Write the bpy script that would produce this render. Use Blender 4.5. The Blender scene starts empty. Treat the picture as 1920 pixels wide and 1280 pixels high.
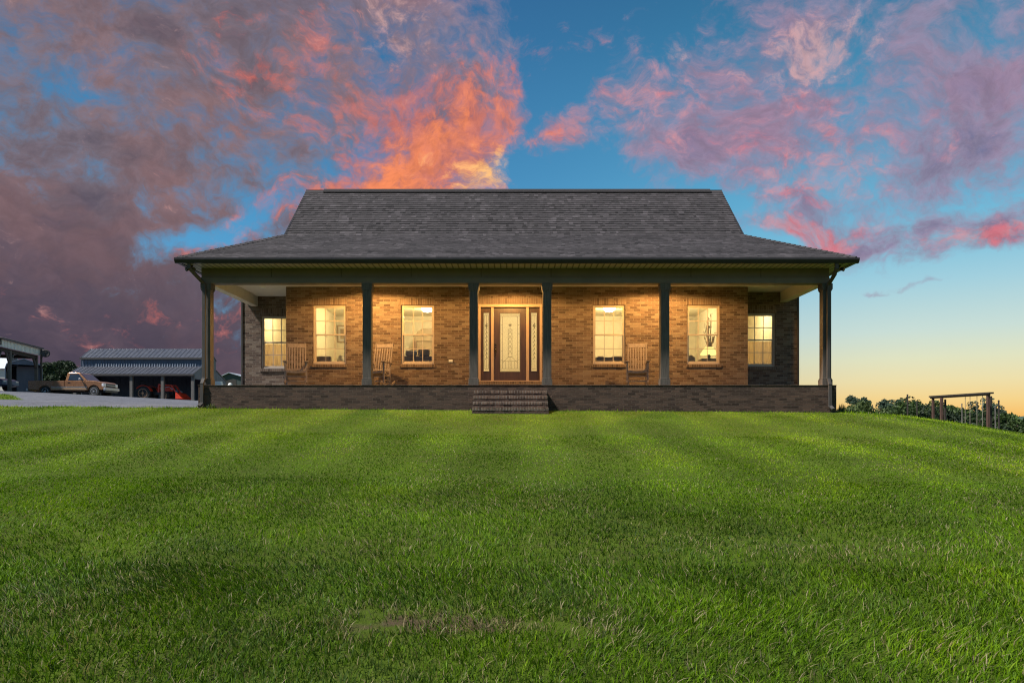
import bpy, math, random
import numpy as np
from mathutils import Vector, Matrix

random.seed(7)
rng = np.random.default_rng(7)
C = bpy.context.scene
COL = C.collection
R = math.radians

# ------------------------------------------------------------------ camera
F = 1340.0                      # focal length in photograph pixels
HZ = 800.0                      # row of the eye level
cam_d = bpy.data.cameras.new('camera')
cam = bpy.data.objects.new('camera', cam_d); COL.objects.link(cam)
cam_d.sensor_width = 36.0
cam_d.lens = 36.0 * F / 1920.0
cam_d.shift_y = (HZ - 640.0) / 1920.0
cam_d.clip_start = 0.05; cam_d.clip_end = 3000
cam.location = (0, 0, 0); cam.rotation_euler = (R(90), 0, 0)
C.camera = cam

def P(px, row, d):
    return Vector(((px - 960.0) / F * d, d, (HZ - row) / F * d))

# ------------------------------------------------------------------ view
C.render.engine = 'CYCLES'
C.cycles.use_denoising = True
C.cycles.denoising_input_passes = 'RGB_ALBEDO_NORMAL'
C.cycles.denoising_prefilter = 'NONE'
C.cycles.filter_width = 1.15
C.cycles.caustics_reflective = False; C.cycles.caustics_refractive = False
C.cycles.max_bounces = 8
C.cycles.transparent_max_bounces = 12
C.cycles.sample_clamp_indirect = 6.0
C.view_settings.view_transform = 'Standard'
C.view_settings.look = 'None'
C.view_settings.exposure = 0.5
C.view_settings.gamma = 1.0

# ------------------------------------------------------------------ sun
SUN_EL, SUN_AZ = 54.0, 65.0     # degrees; azimuth to the left of straight behind the camera
sl = bpy.data.lights.new('sun', 'SUN'); so = bpy.data.objects.new('sun', sl); COL.objects.link(so)
sl.energy = 5.0; sl.angle = R(4.0); sl.color = (1.0, 0.95, 0.88)
sd = Vector((-math.sin(R(SUN_AZ)) * math.cos(R(SUN_EL)), -math.cos(R(SUN_AZ)) * math.cos(R(SUN_EL)), math.sin(R(SUN_EL))))
so.rotation_euler = sd.to_track_quat('Z', 'Y').to_euler()
so.location = (-30, -20, 40)

# ------------------------------------------------------------------ sky
def s2l(r, g, b):
    f = lambda c: (c / 255.0) / 12.92 if c <= 10.3 else (((c / 255.0) + 0.055) / 1.055) ** 2.4
    return (f(r), f(g), f(b), 1.0)

W = bpy.data.worlds.new('World'); C.world = W; W.use_nodes = True
wt = W.node_tree; wt.nodes.clear()
class NT:
    """short-hand for building a node tree"""
    def __init__(s, t): s.t = t
    def n(s, typ, **kw):
        o = s.t.nodes.new(typ)
        for k, v in kw.items(): setattr(o, k, v)
        return o
    def put(s, sock, v):
        if hasattr(v, 'is_linked'): s.t.links.new(v, sock)
        elif v is not None: sock.default_value = v
    def m(s, op, a, b=None, c=None, clamp=False):
        o = s.n('ShaderNodeMath', operation=op, use_clamp=clamp)
        for i, v in enumerate((a, b, c)): s.put(o.inputs[i], v)
        return o.outputs[0]
    def v(s, op, a, b=None):
        o = s.n('ShaderNodeVectorMath', operation=op)
        s.put(o.inputs[0], a); s.put(o.inputs[1], b)
        return o.outputs['Value'] if op in ('LENGTH', 'DISTANCE', 'DOT_PRODUCT') else o.outputs[0]
    def mr(s, x, a, b, c=0.0, d=1.0, smooth=True):
        o = s.n('ShaderNodeMapRange', interpolation_type='SMOOTHSTEP' if smooth else 'LINEAR', clamp=True)
        for i, v in enumerate((x, a, b, c, d)): s.put(o.inputs[i], v)
        return o.outputs[0]
    def mix(s, f, a, b, mode='MIX'):
        o = s.n('ShaderNodeMix', data_type='RGBA', blend_type=mode)
        s.put(o.inputs[0], f); s.put(o.inputs[6], a); s.put(o.inputs[7], b)
        return o.outputs[2]
    def noise(s, vec, scale, detail=4, rough=0.5, dist=0.0, color=False):
        o = s.n('ShaderNodeTexNoise')
        s.put(o.inputs['Vector'], vec); o.inputs['Scale'].default_value = scale
        o.inputs['Detail'].default_value = detail; o.inputs['Roughness'].default_value = rough
        o.inputs['Distortion'].default_value = dist
        return o.outputs['Color' if color else 'Fac']
    def ramp(s, x, stops, mode='LINEAR'):
        o = s.n('ShaderNodeValToRGB'); s.put(o.inputs[0], x)
        e = o.color_ramp.elements; o.color_ramp.interpolation = mode
        e[0].position, e[0].color = stops[0]; e[1].position, e[1].color = stops[-1]
        for p, c in stops[1:-1]:
            q = e.new(p); q.color = c
        return o.outputs[0]
w = NT(wt)
tc = w.n('ShaderNodeTexCoord')
DIR = w.v('NORMALIZE', tc.outputs['Generated'])
sx = w.n('ShaderNodeSeparateXYZ'); w.put(sx.inputs[0], DIR)
DX, DY, DZ = sx.outputs
def dirv(px, row):
    return Vector(((px - 960) / F, 1.0, (HZ - row) / F)).normalized()
# slow swirl that breaks up every mass of cloud
warp = w.v('SUBTRACT', w.noise(DIR, 5.0, 5, 0.55, color=True), (0.5, 0.5, 0.5))
wv = w.n('ShaderNodeVectorMath', operation='MULTIPLY_ADD')
w.put(wv.inputs[0], warp); wv.inputs[1].default_value = (0.17, 0.08, 0.13); w.put(wv.inputs[2], DIR)
WD = wv.outputs[0]
def blob(px, row, rx, ry, amt=1.0, rot=0.0):
    """soft mass of cloud around one direction of the sky"""
    c = dirv(px, row)
    d = w.v('SUBTRACT', WD, tuple(c))
    if rot:
        ro = w.n('ShaderNodeVectorRotate', rotation_type='Y_AXIS')
        w.put(ro.inputs['Vector'], d); ro.inputs['Angle'].default_value = R(rot); d = ro.outputs[0]
    k = c.y
    l = w.v('LENGTH', w.v('MULTIPLY', d, (F / rx / k, 1.2, F / ry / k)))
    return w.mr(l, 0.0, 1.0, amt, 0.0)
def add(*a):
    r = a[0]
    for b in a[1:]: r = w.m('ADD', r, b)
    return r
#SKYBODY
# clear sky: blue overhead, pale cyan lower, yellow to orange on the horizon to the right
side = w.mr(w.m('DIVIDE', DX, w.m('MAXIMUM', w.v('LENGTH', w.v('MULTIPLY', DIR, (1, 1, 0))), 0.01)), -0.15, 0.50)
elev = w.m('MULTIPLY', DZ, 1.0)
clear_r = w.ramp(w.mr(elev, 0.0, 0.60, smooth=False), [
    (0.0, s2l(236, 150, 66)), (0.024, s2l(246, 190, 104)), (0.052, s2l(244, 208, 134)), (0.095, s2l(235, 220, 168)), (0.14, s2l(222, 224, 190)), (0.195, s2l(199, 219, 211)),
    (0.29, s2l(160, 205, 219)), (0.36, s2l(128, 192, 217)), (0.44, s2l(104, 178, 211)), (0.58, s2l(82, 154, 192)), (0.77, s2l(56, 124, 162)), (0.9, s2l(44, 104, 142)), (1.0, s2l(38, 90, 128))])
clear_l = w.ramp(w.mr(elev, 0.0, 0.60, smooth=False), [
    (0.0, s2l(90, 84, 104)), (0.12, s2l(96, 106, 140)), (0.22, s2l(98, 158, 196)), (0.36, s2l(84, 158, 205)),
    (0.55, s2l(66, 136, 184)), (0.8, s2l(52, 110, 158)), (1.0, s2l(44, 90, 138))])
nish = w.n('ShaderNodeTexSky', sky_type='NISHITA')
nish.sun_disc = False; nish.sun_elevation = R(SUN_EL); nish.sun_rotation = R(180 + SUN_AZ)
CLEAR = w.mix(side, clear_l, clear_r)
CLEAR = w.mix(1.0, CLEAR, w.mix(1.0, nish.outputs[0], (0.0035, 0.0035, 0.0035, 1), 'MULTIPLY'), 'ADD')

# noise fields of the cloud deck
st = w.v('MULTIPLY', WD, (1.0, 1.0, 1.35))
n1 = w.noise(st, 6.4, 12, 0.60, 0.1)
n2 = w.noise(w.v('ADD', w.v('MULTIPLY', WD, (1.0, 1.0, 1.25)), (7.3, 2.1, 4.4)), 14.0, 12, 0.64, 0.12)
n3 = w.noise(w.v('ADD', w.v('MULTIPLY', WD, (1.0, 1.0, 1.5)), (1.7, 9.1, 3.3)), 34.0, 10, 0.66, 0.1)
nn = add(w.m('MULTIPLY', n1, 0.95), w.m('MULTIPLY', n2, 1.0), w.m('MULTIPLY', n3, 0.55), -0.775)   # mean about 0.5

pinkn0 = w.noise(w.v('ADD', w.v('MULTIPLY', WD, (1.0, 1.0, 1.3)), (13.9, 1.2, 5.8)), 6.0, 9, 0.6, 0.3)
# where the deck lies
left = add(blob(-60, 520, 900, 700, 0.75), blob(420, 60, 760, 420, 0.52), blob(800, 120, 420, 330, 0.40),
           blob(870, 262, 270, 200, 0.38, 25), blob(985, 215, 60, 90, 0.16, 20), blob(320, 700, 700, 300, 0.46), blob(-200, 60, 900, 600, 0.4), blob(560, 420, 420, 170, 0.34, 30), blob(560, 300, 400, 200, 0.28))
right = add(blob(1430, 190, 440, 320, 0.42), blob(1560, 300, 480, 190, 0.42, -6), blob(1800, 150, 440, 340, 0.36),
            blob(1200, 215, 240, 90, 0.36, 20), blob(1400, 345, 280, 90, 0.30, -22), blob(1860, 425, 320, 72, 0.60, 8), blob(1640, 440, 160, 34, 0.36, 14), blob(1500, 446, 240, 36, 0.44, -3),
            blob(1075, 262, 100, 55, 0.36, 30), blob(1080, 90, 160, 130, 0.30), blob(1700, 526, 160, 12, 0.36))
holes = add(blob(1060, 160, 130, 260, 0.20, 12), blob(620, 250, 300, 130, 0.34, 20), blob(430, 430, 150, 75, 0.44, 25), blob(590, 390, 110, 50, 0.20, 20), blob(310, 455, 170, 60, 0.30, 20),
            blob(560, 60, 140, 60, 0.12), blob(460, 200, 120, 110, 0.14), blob(1030, 330, 130, 110, 0.30), blob(230, 30, 160, 70, 0.14), blob(240, 480, 80, 40, 0.14))
deck = w.m('SUBTRACT', add(left, right), holes)
cap = w.m('SUBTRACT', add(0.155, blob(880, 280, 280, 190, 0.15, 25), blob(760, 60, 330, 160, 0.08), blob(60, 640, 700, 400, 0.4)), 0.0)
den_in = add(nn, w.m('SUBTRACT', w.m('MINIMUM', deck, add(cap, 0.34)), 0.34))
cover = w.mr(den_in, 0.30, 0.74)
thick = w.mr(den_in, 0.55, 1.0)

# colour of the deck: mauve grey, darker and smoother low on the left
body = w.mix(w.mr(DX, -0.40, 0.25), s2l(124, 112, 122), s2l(150, 140, 166))
shadowed = w.mix(w.mr(DX, -0.30, 0.2), s2l(88, 82, 96), s2l(104, 112, 146))
GREY = w.mix(thick, body, shadowed)
GREY = w.mix(w.m('MULTIPLY', w.mr(pinkn0, 0.40, 0.66), 0.55), GREY, w.mix(w.mr(DX, -0.3, 0.2), s2l(152, 114, 112), s2l(164, 128, 150)))
lowleft = w.m('MULTIPLY', w.mr(DZ, 0.34, 0.06), w.mr(DX, -0.06, -0.34))
GREY = w.mix(w.m('MULTIPLY', lowleft, 0.85), GREY, w.mix(w.mr(n2, 0.35, 0.7), s2l(70, 62, 78), s2l(98, 82, 94)))

# light of the set sun on the clouds: pink all round, orange to yellow around one bearing
glow = add(blob(860, 300, 400, 210, 1.0, 25), blob(450, 425, 230, 60, 0.9, 28), blob(700, 330, 220, 120, 0.55, 30))
core = add(blob(925, 315, 130, 70, 1.0, 15), blob(770, 320, 110, 60, 0.35, 25))
pinkn = w.noise(w.v('ADD', w.v('MULTIPLY', WD, (1.0, 1.0, 1.5)), (3.9, 5.2, 8.8)), 8.0, 10, 0.62, 0.1)
pinkw = add(blob(1400, 200, 420, 260, 0.18), blob(1560, 350, 420, 130, 0.28), blob(1860, 425, 220, 60, 0.5), blob(1500, 446, 220, 40, 0.5),
            blob(680, 120, 400, 240, 0.20), blob(1200, 215, 220, 110, 0.34), blob(300, 610, 420, 120, 0.19, 8), blob(250, 560, 60, 30, 0.24), blob(560, 280, 400, 180, 0.10), blob(1080, 120, 160, 140, 0.26),
            w.m('MULTIPLY', glow, 0.55))
pk = w.mr(add(pinkn, w.m('SUBTRACT', n3, 0.5), w.m('SUBTRACT', pinkw, 0.28)), 0.42, 0.74)
pink = w.mix(w.mr(DX, -0.12, 0.2), s2l(200, 116, 110), s2l(206, 142, 148))
red = w.mix(w.mr(DX, -0.12, 0.2), s2l(220, 104, 84), s2l(222, 112, 118))
pink = w.mix(w.mr(n2, 0.48, 0.68), pink, red)
lit = w.mix(w.m('MULTIPLY', pk, 0.74), GREY, pink)
oi = w.mr(add(w.m('MULTIPLY', glow, 0.72), w.m('MULTIPLY', w.m('SUBTRACT', n2, 0.52), 1.7), w.m('MULTIPLY', w.m('SUBTRACT', n3, 0.5), 1.5)), 0.30, 0.86)
oi = w.m('MULTIPLY', oi, w.mr(glow, 0.0, 0.3))
lit = w.mix(w.m('MULTIPLY', oi, 0.9), lit, w.mix(w.mr(n1, 0.40, 0.62), s2l(204, 122, 110), s2l(248, 142, 92)))
yi = w.mr(add(w.m('MULTIPLY', core, 0.80), w.m('MULTIPLY', w.m('SUBTRACT', n2, 0.5), 1.3), w.m('MULTIPLY', w.m('SUBTRACT', n3, 0.5), 1.6)), 0.32, 0.85)
yi = w.m('MULTIPLY', yi, w.mr(core, 0.0, 0.3))
lit = w.mix(yi, lit, s2l(252, 190, 122))
pale = w.m('MULTIPLY', w.mr(add(n3, w.m('SUBTRACT', add(blob(1520, 110, 190, 90, 0.34), blob(1300, 115, 60, 26, 0.4), blob(740, 60, 160, 120, 0.2)), 0.2)), 0.42, 0.66), 0.5)
lit = w.mix(pale, lit, s2l(222, 176, 168))
n4 = w.noise(w.v('ADD', w.v('MULTIPLY', WD, (1.0, 1.0, 1.4)), (5.5, 3.3, 2.2)), 60.0, 8, 0.7, 0.2)
tex = w.mr(add(w.m('MULTIPLY', n3, 0.6), w.m('MULTIPLY', n4, 0.4)), 0.38, 0.62, 0.86, 1.12)
cmb = w.n('ShaderNodeCombineColor')
for i_ in range(3): w.put(cmb.inputs[i_], tex)
lit = w.mix(w.m('SUBTRACT', 1.0, w.m('MULTIPLY', lowleft, 0.75)), lit, cmb.outputs[0], 'MULTIPLY')
SKY = w.mix(cover, CLEAR, lit)
# below the eye level the sky is never seen; keep it dim
SKY = w.mix(w.mr(DZ, -0.01, -0.05), SKY, s2l(70, 66, 62))
bg = w.n('ShaderNodeBackground'); w.put(bg.inputs[0], SKY); bg.inputs[1].default_value = 0.71
wo = w.n('ShaderNodeOutputWorld'); wt.links.new(bg.outputs[0], wo.inputs[0])

# ------------------------------------------------------------------ building helpers
class MB:
    """collects shapes and links them as one mesh object"""
    def __init__(s): s.v = []; s.f = []; s.c = []; s.cur = 0.5
    def add(s, vs, fs):
        b = len(s.v)
        s.v += [tuple(p) for p in vs]
        for q in fs:
            s.f.append(tuple(b + i for i in q)); s.c.append(s.cur)
        return s
    def box(s, x0, x1, y0, y1, z0, z1):
        x0, x1 = min(x0, x1), max(x0, x1); y0, y1 = min(y0, y1), max(y0, y1); z0, z1 = min(z0, z1), max(z0, z1)
        return s.add([(x0, y0, z0), (x1, y0, z0), (x1, y1, z0), (x0, y1, z0), (x0, y0, z1), (x1, y0, z1), (x1, y1, z1), (x0, y1, z1)],
                     [(0, 3, 2, 1), (4, 5, 6, 7), (0, 1, 5, 4), (1, 2, 6, 5), (2, 3, 7, 6), (3, 0, 4, 7)])
    def bar(s, p, q, w, h, up=(0, 0, 1), w2=None, h2=None):
        """rectangular bar from p to q; w across, h along up"""
        p, q = Vector(p), Vector(q); d = (q - p).normalized(); up = Vector(up)
        a = d.cross(up)
        if a.length < 1e-4: a = d.cross(Vector((0, 1, 0)))
        a.normalize(); u = a.cross(d).normalized()
        w2 = w if w2 is None else w2; h2 = h if h2 is None else h2
        vs = []
        for o, ww, hh in ((p, w, h), (q, w2, h2)):
            for i, j in ((-1, -1), (1, -1), (1, 1), (-1, 1)): vs.append(o + a * (i * ww / 2) + u * (j * hh / 2))
        return s.add(vs, [(0, 1, 2, 3), (7, 6, 5, 4), (0, 4, 5, 1), (1, 5, 6, 2), (2, 6, 7, 3), (3, 7, 4, 0)])
    def tube(s, pts, r, n=8, caps=True):
        pts = [Vector(p) for p in pts]; m = len(pts)
        rs = r if isinstance(r, (list, tuple)) else [r] * m
        vs = []; fs = []
        for i, p in enumerate(pts):
            d = (pts[min(i + 1, m - 1)] - pts[max(i - 1, 0)]).normalized()
            a = d.cross(Vector((0, 0, 1)))
            if a.length < 1e-3: a = Vector((1, 0, 0))
            a.normalize(); b = d.cross(a)
            for k in range(n):
                t = 2 * math.pi * k / n
                vs.append(p + (a * math.cos(t) + b * math.sin(t)) * rs[i])
        for i in range(m - 1):
            for k in range(n):
                k2 = (k + 1) % n
                fs.append((i * n + k, i * n + k2, (i + 1) * n + k2, (i + 1) * n + k))
        if caps:
            fs.append(tuple(range(n - 1, -1, -1))); fs.append(tuple((m - 1) * n + k for k in range(n)))
        return s.add(vs, fs)
    def lathe(s, c, prof, n=20, axis='z'):
        """profile of (radius, height) turned about an axis through c"""
        c = Vector(c); vs = []; fs = []; m = len(prof)
        for r, h in prof:
            for k in range(n):
                t = 2 * math.pi * k / n; a, b = r * math.cos(t), r * math.sin(t)
                vs.append(c + Vector({'z': (a, b, h), 'y': (a, h, b), 'x': (h, a, b)}[axis]))
        for i in range(m - 1):
            for k in range(n):
                k2 = (k + 1) % n
                fs.append((i * n + k, i * n + k2, (i + 1) * n + k2, (i + 1) * n + k))
        fs.append(tuple(range(n - 1, -1, -1))); fs.append(tuple((m - 1) * n + k for k in range(n)))
        return s.add(vs, fs)
    def prism(s, poly, y0, y1, plane='xz', inset=0.0):
        """outline pushed through a thickness; plane names the outline's axes"""
        n = len(poly)
        cx = sum(p[0] for p in poly) / n; cz = sum(p[1] for p in poly) / n
        def at(p, t):
            return {'xz': (p[0], t, p[1]), 'yz': (t, p[0], p[1]), 'xy': (p[0], p[1], t)}[plane]
        vs = [at(p, y0) for p in poly] + [at(p, y1) for p in poly]
        fs = [tuple(range(n)), tuple(range(2 * n - 1, n - 1, -1))]
        for i in range(n):
            j = (i + 1) % n
            fs.append((i, i + n, j + n, j))
        return s.add(vs, fs)
    def quad(s, *p): return s.add(p, [tuple(range(len(p)))])
    def build(s, name, m, parent=None, bevel=0.0, smooth=False, segs=2, fixn=True):
        me = bpy.data.meshes.new(name)
        me.from_pydata(s.v, [], s.f)
        if fixn:
            import bmesh
            bm = bmesh.new(); bm.from_mesh(me); bmesh.ops.recalc_face_normals(bm, faces=bm.faces[:]); bm.to_mesh(me); bm.free()
        finish(me, m, smooth)
        if any(abs(c - 0.5) > 1e-6 for c in s.c):
            at = me.attributes.new('tint', 'FLOAT', 'FACE'); at.data.foreach_set('value', np.array(s.c, dtype=np.float32))
        o = bpy.data.objects.new(name, me); COL.objects.link(o)
        if bevel:
            b = o.modifiers.new('bevel', 'BEVEL'); b.width = bevel; b.segments = segs; b.limit_method = 'ANGLE'; b.angle_limit = R(40)
        if parent is not None: child(o, parent)
        return o

def finish(me, m, smooth=False):
    """material, shading and texture coordinates in metres along each face"""
    if m is not None: me.materials.append(m)
    nf = len(me.polygons)
    if smooth: me.polygons.foreach_set('use_smooth', [True] * nf)
    nl = len(me.loops)
    if nl == 0: return
    co = np.empty(len(me.vertices) * 3, np.float32); me.vertices.foreach_get('co', co); co = co.reshape(-1, 3)
    vi = np.empty(nl, np.int32); me.loops.foreach_get('vertex_index', vi)
    nr = np.empty(nf * 3, np.float32); me.polygons.foreach_get('normal', nr); nr = nr.reshape(-1, 3)
    lt = np.empty(nf, np.int32); me.polygons.foreach_get('loop_total', lt)
    ln = np.repeat(nr, lt, axis=0)
    u = np.stack([-ln[:, 1], ln[:, 0], np.zeros(nl)], 1); l = np.linalg.norm(u, axis=1)
    u[l < 0.02] = (1, 0, 0); u /= np.maximum(np.linalg.norm(u, axis=1), 1e-6)[:, None]
    v = np.cross(ln, u)
    p = co[vi]
    uv = np.stack([(p * u).sum(1), (p * v).sum(1)], 1).astype(np.float32)
    me.uv_layers.new(name='metres').data.foreach_set('uv', uv.ravel())

def child(o, parent):
    o.parent = parent
    o.matrix_parent_inverse = world_of(parent).inverted()
def world_of(p):
    w_ = p.matrix_basis.copy()
    return w_ if p.parent is None else world_of(p.parent) @ p.matrix_parent_inverse @ w_
def thing(name, label, cat, loc=(0, 0, 0), group=None):
    o = bpy.data.objects.new(name, None); COL.objects.link(o); o.location = loc
    o.empty_display_size = 0.2
    return tag(o, label, cat, group)
def tag(o, label, cat, group=None):
    o['label'] = label; o['category'] = cat
    if group: o['group'] = group
    return o
def struct(o, kind='structure'):
    o['kind'] = kind; return o
def place(root, loc, rz=0.0):
    root.location = loc; root.rotation_euler = (0, 0, rz); return root
def copy_tree(o, parent=None):
    c = o.copy(); COL.objects.link(c)
    if parent is not None: c.parent = parent
    for ch in list(o.children): copy_tree(ch, c)
    return c

# ------------------------------------------------------------------ materials
def new_mat(name):
    m = bpy.data.materials.new(name); m.use_nodes = True
    t = m.node_tree; t.nodes.clear(); k = NT(t)
    out = k.n('ShaderNodeOutputMaterial'); b = k.n('ShaderNodeBsdfPrincipled')
    t.links.new(b.outputs[0], out.inputs[0])
    return m, k, b, out
def rgb(*c): return (c[0], c[1], c[2], 1.0)
def plain(name, col, rough=0.6, metal=0.0, var=0.18, scale=6.0, bump=0.0, bscale=60.0, coat=0.0, stretch=(1, 1, 1)):
    m, k, b, out = new_mat(name)
    g = k.n('ShaderNodeTexCoord')
    vec = k.v('MULTIPLY', g.outputs['Object'], stretch)
    n = k.noise(vec, scale, 6, 0.6)
    lo = rgb(*[c * (1 - var) for c in col]); hi = rgb(*[min(1, c * (1 + var)) for c in col])
    k.put(b.inputs['Base Color'], k.mix(k.mr(n, 0.3, 0.7), lo, hi))
    k.put(b.inputs['Roughness'], k.mr(k.noise(vec, scale * 2.3, 4), 0.3, 0.7, max(0.02, rough - 0.08), min(1, rough + 0.08)))
    b.inputs['Metallic'].default_value = metal; b.inputs['Coat Weight'].default_value = coat
    if bump:
        bp = k.n('ShaderNodeBump'); bp.inputs['Strength'].default_value = bump; bp.inputs['Distance'].default_value = 0.01
        k.put(bp.inputs['Height'], k.noise(vec, bscale, 5, 0.6)); k.put(b.inputs['Normal'], bp.outputs[0])
    return m
def glow_mat(name, col, strength):
    m = bpy.data.materials.new(name); m.use_nodes = True
    t = m.node_tree; t.nodes.clear(); k = NT(t)
    out = k.n('ShaderNodeOutputMaterial'); e = k.n('ShaderNodeEmission')
    e.inputs[0].default_value = rgb(*col); e.inputs[1].default_value = strength
    t.links.new(e.outputs[0], out.inputs[0]); return m
def brick(name, cols, mortar, bw=0.203, rh=0.067, mort=0.010, bump=0.7, rough=0.85, vertical=False):
    m, k, b, out = new_mat(name)
    uv = k.n('ShaderNodeUVMap').outputs[0]
    if vertical:
        vr = k.n('ShaderNodeVectorRotate', rotation_type='Z_AXIS'); k.put(vr.inputs['Vector'], uv); vr.inputs['Angle'].default_value = R(90); uv = vr.outputs[0]
    wob = k.v('SUBTRACT', k.noise(uv, 14.0, 3, color=True), (0.5, 0.5, 0.5))
    uvw = k.v('ADD', uv, k.v('MULTIPLY', wob, (0.006, 0.006, 0)))
    def bt(c1, c2, mo, vec):
        o = k.n('ShaderNodeTexBrick', offset=0.5 if not vertical else 0.0)
        k.put(o.inputs['Vector'], vec); o.inputs['Color1'].default_value = c1; o.inputs['Color2'].default_value = c2
        o.inputs['Mortar'].default_value = mo; o.inputs['Scale'].default_value = 1.0; o.inputs['Mortar Size'].default_value = mort / 2
        o.inputs['Mortar Smooth'].default_value = 0.15; o.inputs['Brick Width'].default_value = bw; o.inputs['Row Height'].default_value = rh
        return o
    t = bt((0, 0, 0, 1), (1, 1, 1, 1), (0.5, 0.5, 0.5, 1), uvw)
    tone = k.m('ADD', t.outputs[0], k.m('MULTIPLY', k.m('SUBTRACT', k.noise(uv, 1.6, 4), 0.5), 0.5))
    c = k.ramp(tone, [(i / (len(cols) - 1), rgb(*q)) for i, q in enumerate(cols)])
    fine = k.noise(uv, 70.0, 6, 0.65)
    c = k.mix(k.mr(fine, 0.3, 0.75, 0.0, 0.5), c, k.mix(0.5, c, (0.02, 0.015, 0.012, 1)))
    c = k.mix(k.m('MULTIPLY', k.mr(k.noise(uv, 32.0, 5, 0.7), 0.56, 0.72), 0.45), c, rgb(*[q * 0.9 for q in mortar]))
    c = k.mix(t.outputs['Fac'], c, k.mix(k.mr(k.noise(uv, 9.0, 4), 0.3, 0.7), rgb(*[q * 0.75 for q in mortar]), rgb(*mortar)))
    k.put(b.inputs['Base Color'], c); b.inputs['Roughness'].default_value = rough
    b.inputs['Specular IOR Level'].default_value = 0.25
    h = k.m('SUBTRACT', k.m('ADD', k.m('MULTIPLY', k.noise(uv, 24.0, 8, 0.72), 0.9), k.m('MULTIPLY', tone, 0.12)), k.m('MULTIPLY', t.outputs['Fac'], 0.8))
    bp = k.n('ShaderNodeBump'); bp.inputs['Strength'].default_value = bump; bp.inputs['Distance'].default_value = 0.02
    k.put(bp.inputs['Height'], h); k.put(b.inputs['Normal'], bp.outputs[0])
    return m
def glass_mat(name, tint=(0.95, 0.96, 0.95), refl=1.0):
    m = bpy.data.materials.new(name); m.use_nodes = True
    t = m.node_tree; t.nodes.clear(); k = NT(t)
    out = k.n('ShaderNodeOutputMaterial'); tr = k.n('ShaderNodeBsdfTransparent'); gl = k.n('ShaderNodeBsdfGlossy'); mx = k.n('ShaderNodeMixShader')
    tr.inputs[0].default_value = rgb(*tint); gl.inputs['Roughness'].default_value = 0.02
    fr = k.n('ShaderNodeFresnel'); fr.inputs[0].default_value = 1.5
    k.put(mx.inputs[0], k.m('MULTIPLY', fr.outputs[0], refl))
    t.links.new(tr.outputs[0], mx.inputs[1]); t.links.new(gl.outputs[0], mx.inputs[2]); t.links.new(mx.outputs[0], out.inputs[0])
    return m
def leaf_mat(name, dark, light, trans=0.25):
    m = bpy.data.materials.new(name); m.use_nodes = True
    t = m.node_tree; t.nodes.clear(); k = NT(t)
    out = k.n('ShaderNodeOutputMaterial'); b = k.n('ShaderNodeBsdfPrincipled'); tl = k.n('ShaderNodeBsdfTranslucent'); mx = k.n('ShaderNodeMixShader')
    at = k.n('ShaderNodeAttribute', attribute_name='tint')
    c = k.mix(at.outputs['Fac'], rgb(*dark), rgb(*light))
    k.put(b.inputs['Base Color'], c); b.inputs['Roughness'].default_value = 0.6; b.inputs['Specular IOR Level'].default_value = 0.3
    k.put(tl.inputs[0], c); mx.inputs[0].default_value = trans
    t.links.new(b.outputs[0], mx.inputs[1]); t.links.new(tl.outputs[0], mx.inputs[2]); t.links.new(mx.outputs[0], out.inputs[0])
    return m

M = {}
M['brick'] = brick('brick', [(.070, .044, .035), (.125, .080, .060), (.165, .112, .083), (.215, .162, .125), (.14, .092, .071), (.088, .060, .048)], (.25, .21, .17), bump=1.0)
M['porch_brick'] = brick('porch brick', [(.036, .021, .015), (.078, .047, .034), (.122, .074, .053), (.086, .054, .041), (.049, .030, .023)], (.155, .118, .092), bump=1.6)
M['soldier'] = brick('soldier brick', [(.080, .052, .040), (.14, .092, .068), (.19, .13, .095), (.16, .105, .078)], (.25, .22, .19), vertical=True)
M['slate_paint'] = plain('slate paint', (.070, .063, .059), 0.5, var=.12, scale=3, bump=.25, bscale=8, stretch=(8, 8, 1))
M['column_paint'] = plain('column paint', (.098, .084, .072), 0.55, var=.22, scale=4, bump=.3, bscale=18, stretch=(6, 6, 0.7))
M['beam_paint'] = plain('beam paint', (.135, .115, .096), 0.55, var=.08, scale=2)
M['gutter'] = plain('gutter paint', (.030, .028, .029), 0.35, var=.1)
M['cream'] = plain('cream paint', (.60, .56, .48), 0.6, var=.05)
M['ceiling'] = plain('ceiling paint', (.66, .63, .58), 0.7, var=.04)
M['tan'] = plain('tan vinyl', (.42, .35, .29), 0.45, var=.06)
M['door'] = plain('door stain', (.055, .028, .018), 0.4, var=.25, scale=3, stretch=(6, 6, .6), coat=.2)
M['doorframe'] = plain('door frame paint', (.38, .26, .18), 0.5, var=.06)
M['bronze'] = plain('bronze', (.05, .04, .032), 0.35, metal=.7)
M['lead'] = plain('lead came', (.10, .095, .08), 0.4, metal=.3)
M['glass'] = glass_mat('glass')
M['concrete'] = plain('concrete', (.30, .29, .27), 0.85, var=.15, bump=.3)
M['room'] = plain('room paint', (.74, .68, .50), 0.8, var=.05)
M['roomfloor'] = plain('room floor', (.22, .15, .09), 0.5, var=.2)
M['white'] = plain('white enamel', (.75, .74, .70), 0.4, var=.04)
M['black'] = plain('black plastic', (.02, .02, .022), 0.45)
M['chair'] = plain('chair wood', (.20, .155, .135), 0.6, var=.22, scale=5, bump=.2, bscale=30, stretch=(4, 4, 1))
M['sofa'] = plain('sofa fabric', (.36, .27, .17), 0.9, var=.15)
M['wood'] = plain('brown wood', (.20, .12, .06), 0.5, var=.25)
M['bluegrey'] = plain('bluegrey metal', (.075, .095, .138), 0.5, metal=.0, var=.12, scale=2, stretch=(1, 1, .4))
M['roofmetal'] = plain('roof metal', (.062, .068, .088), 0.42, metal=.25, var=.12, scale=1.5)
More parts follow.
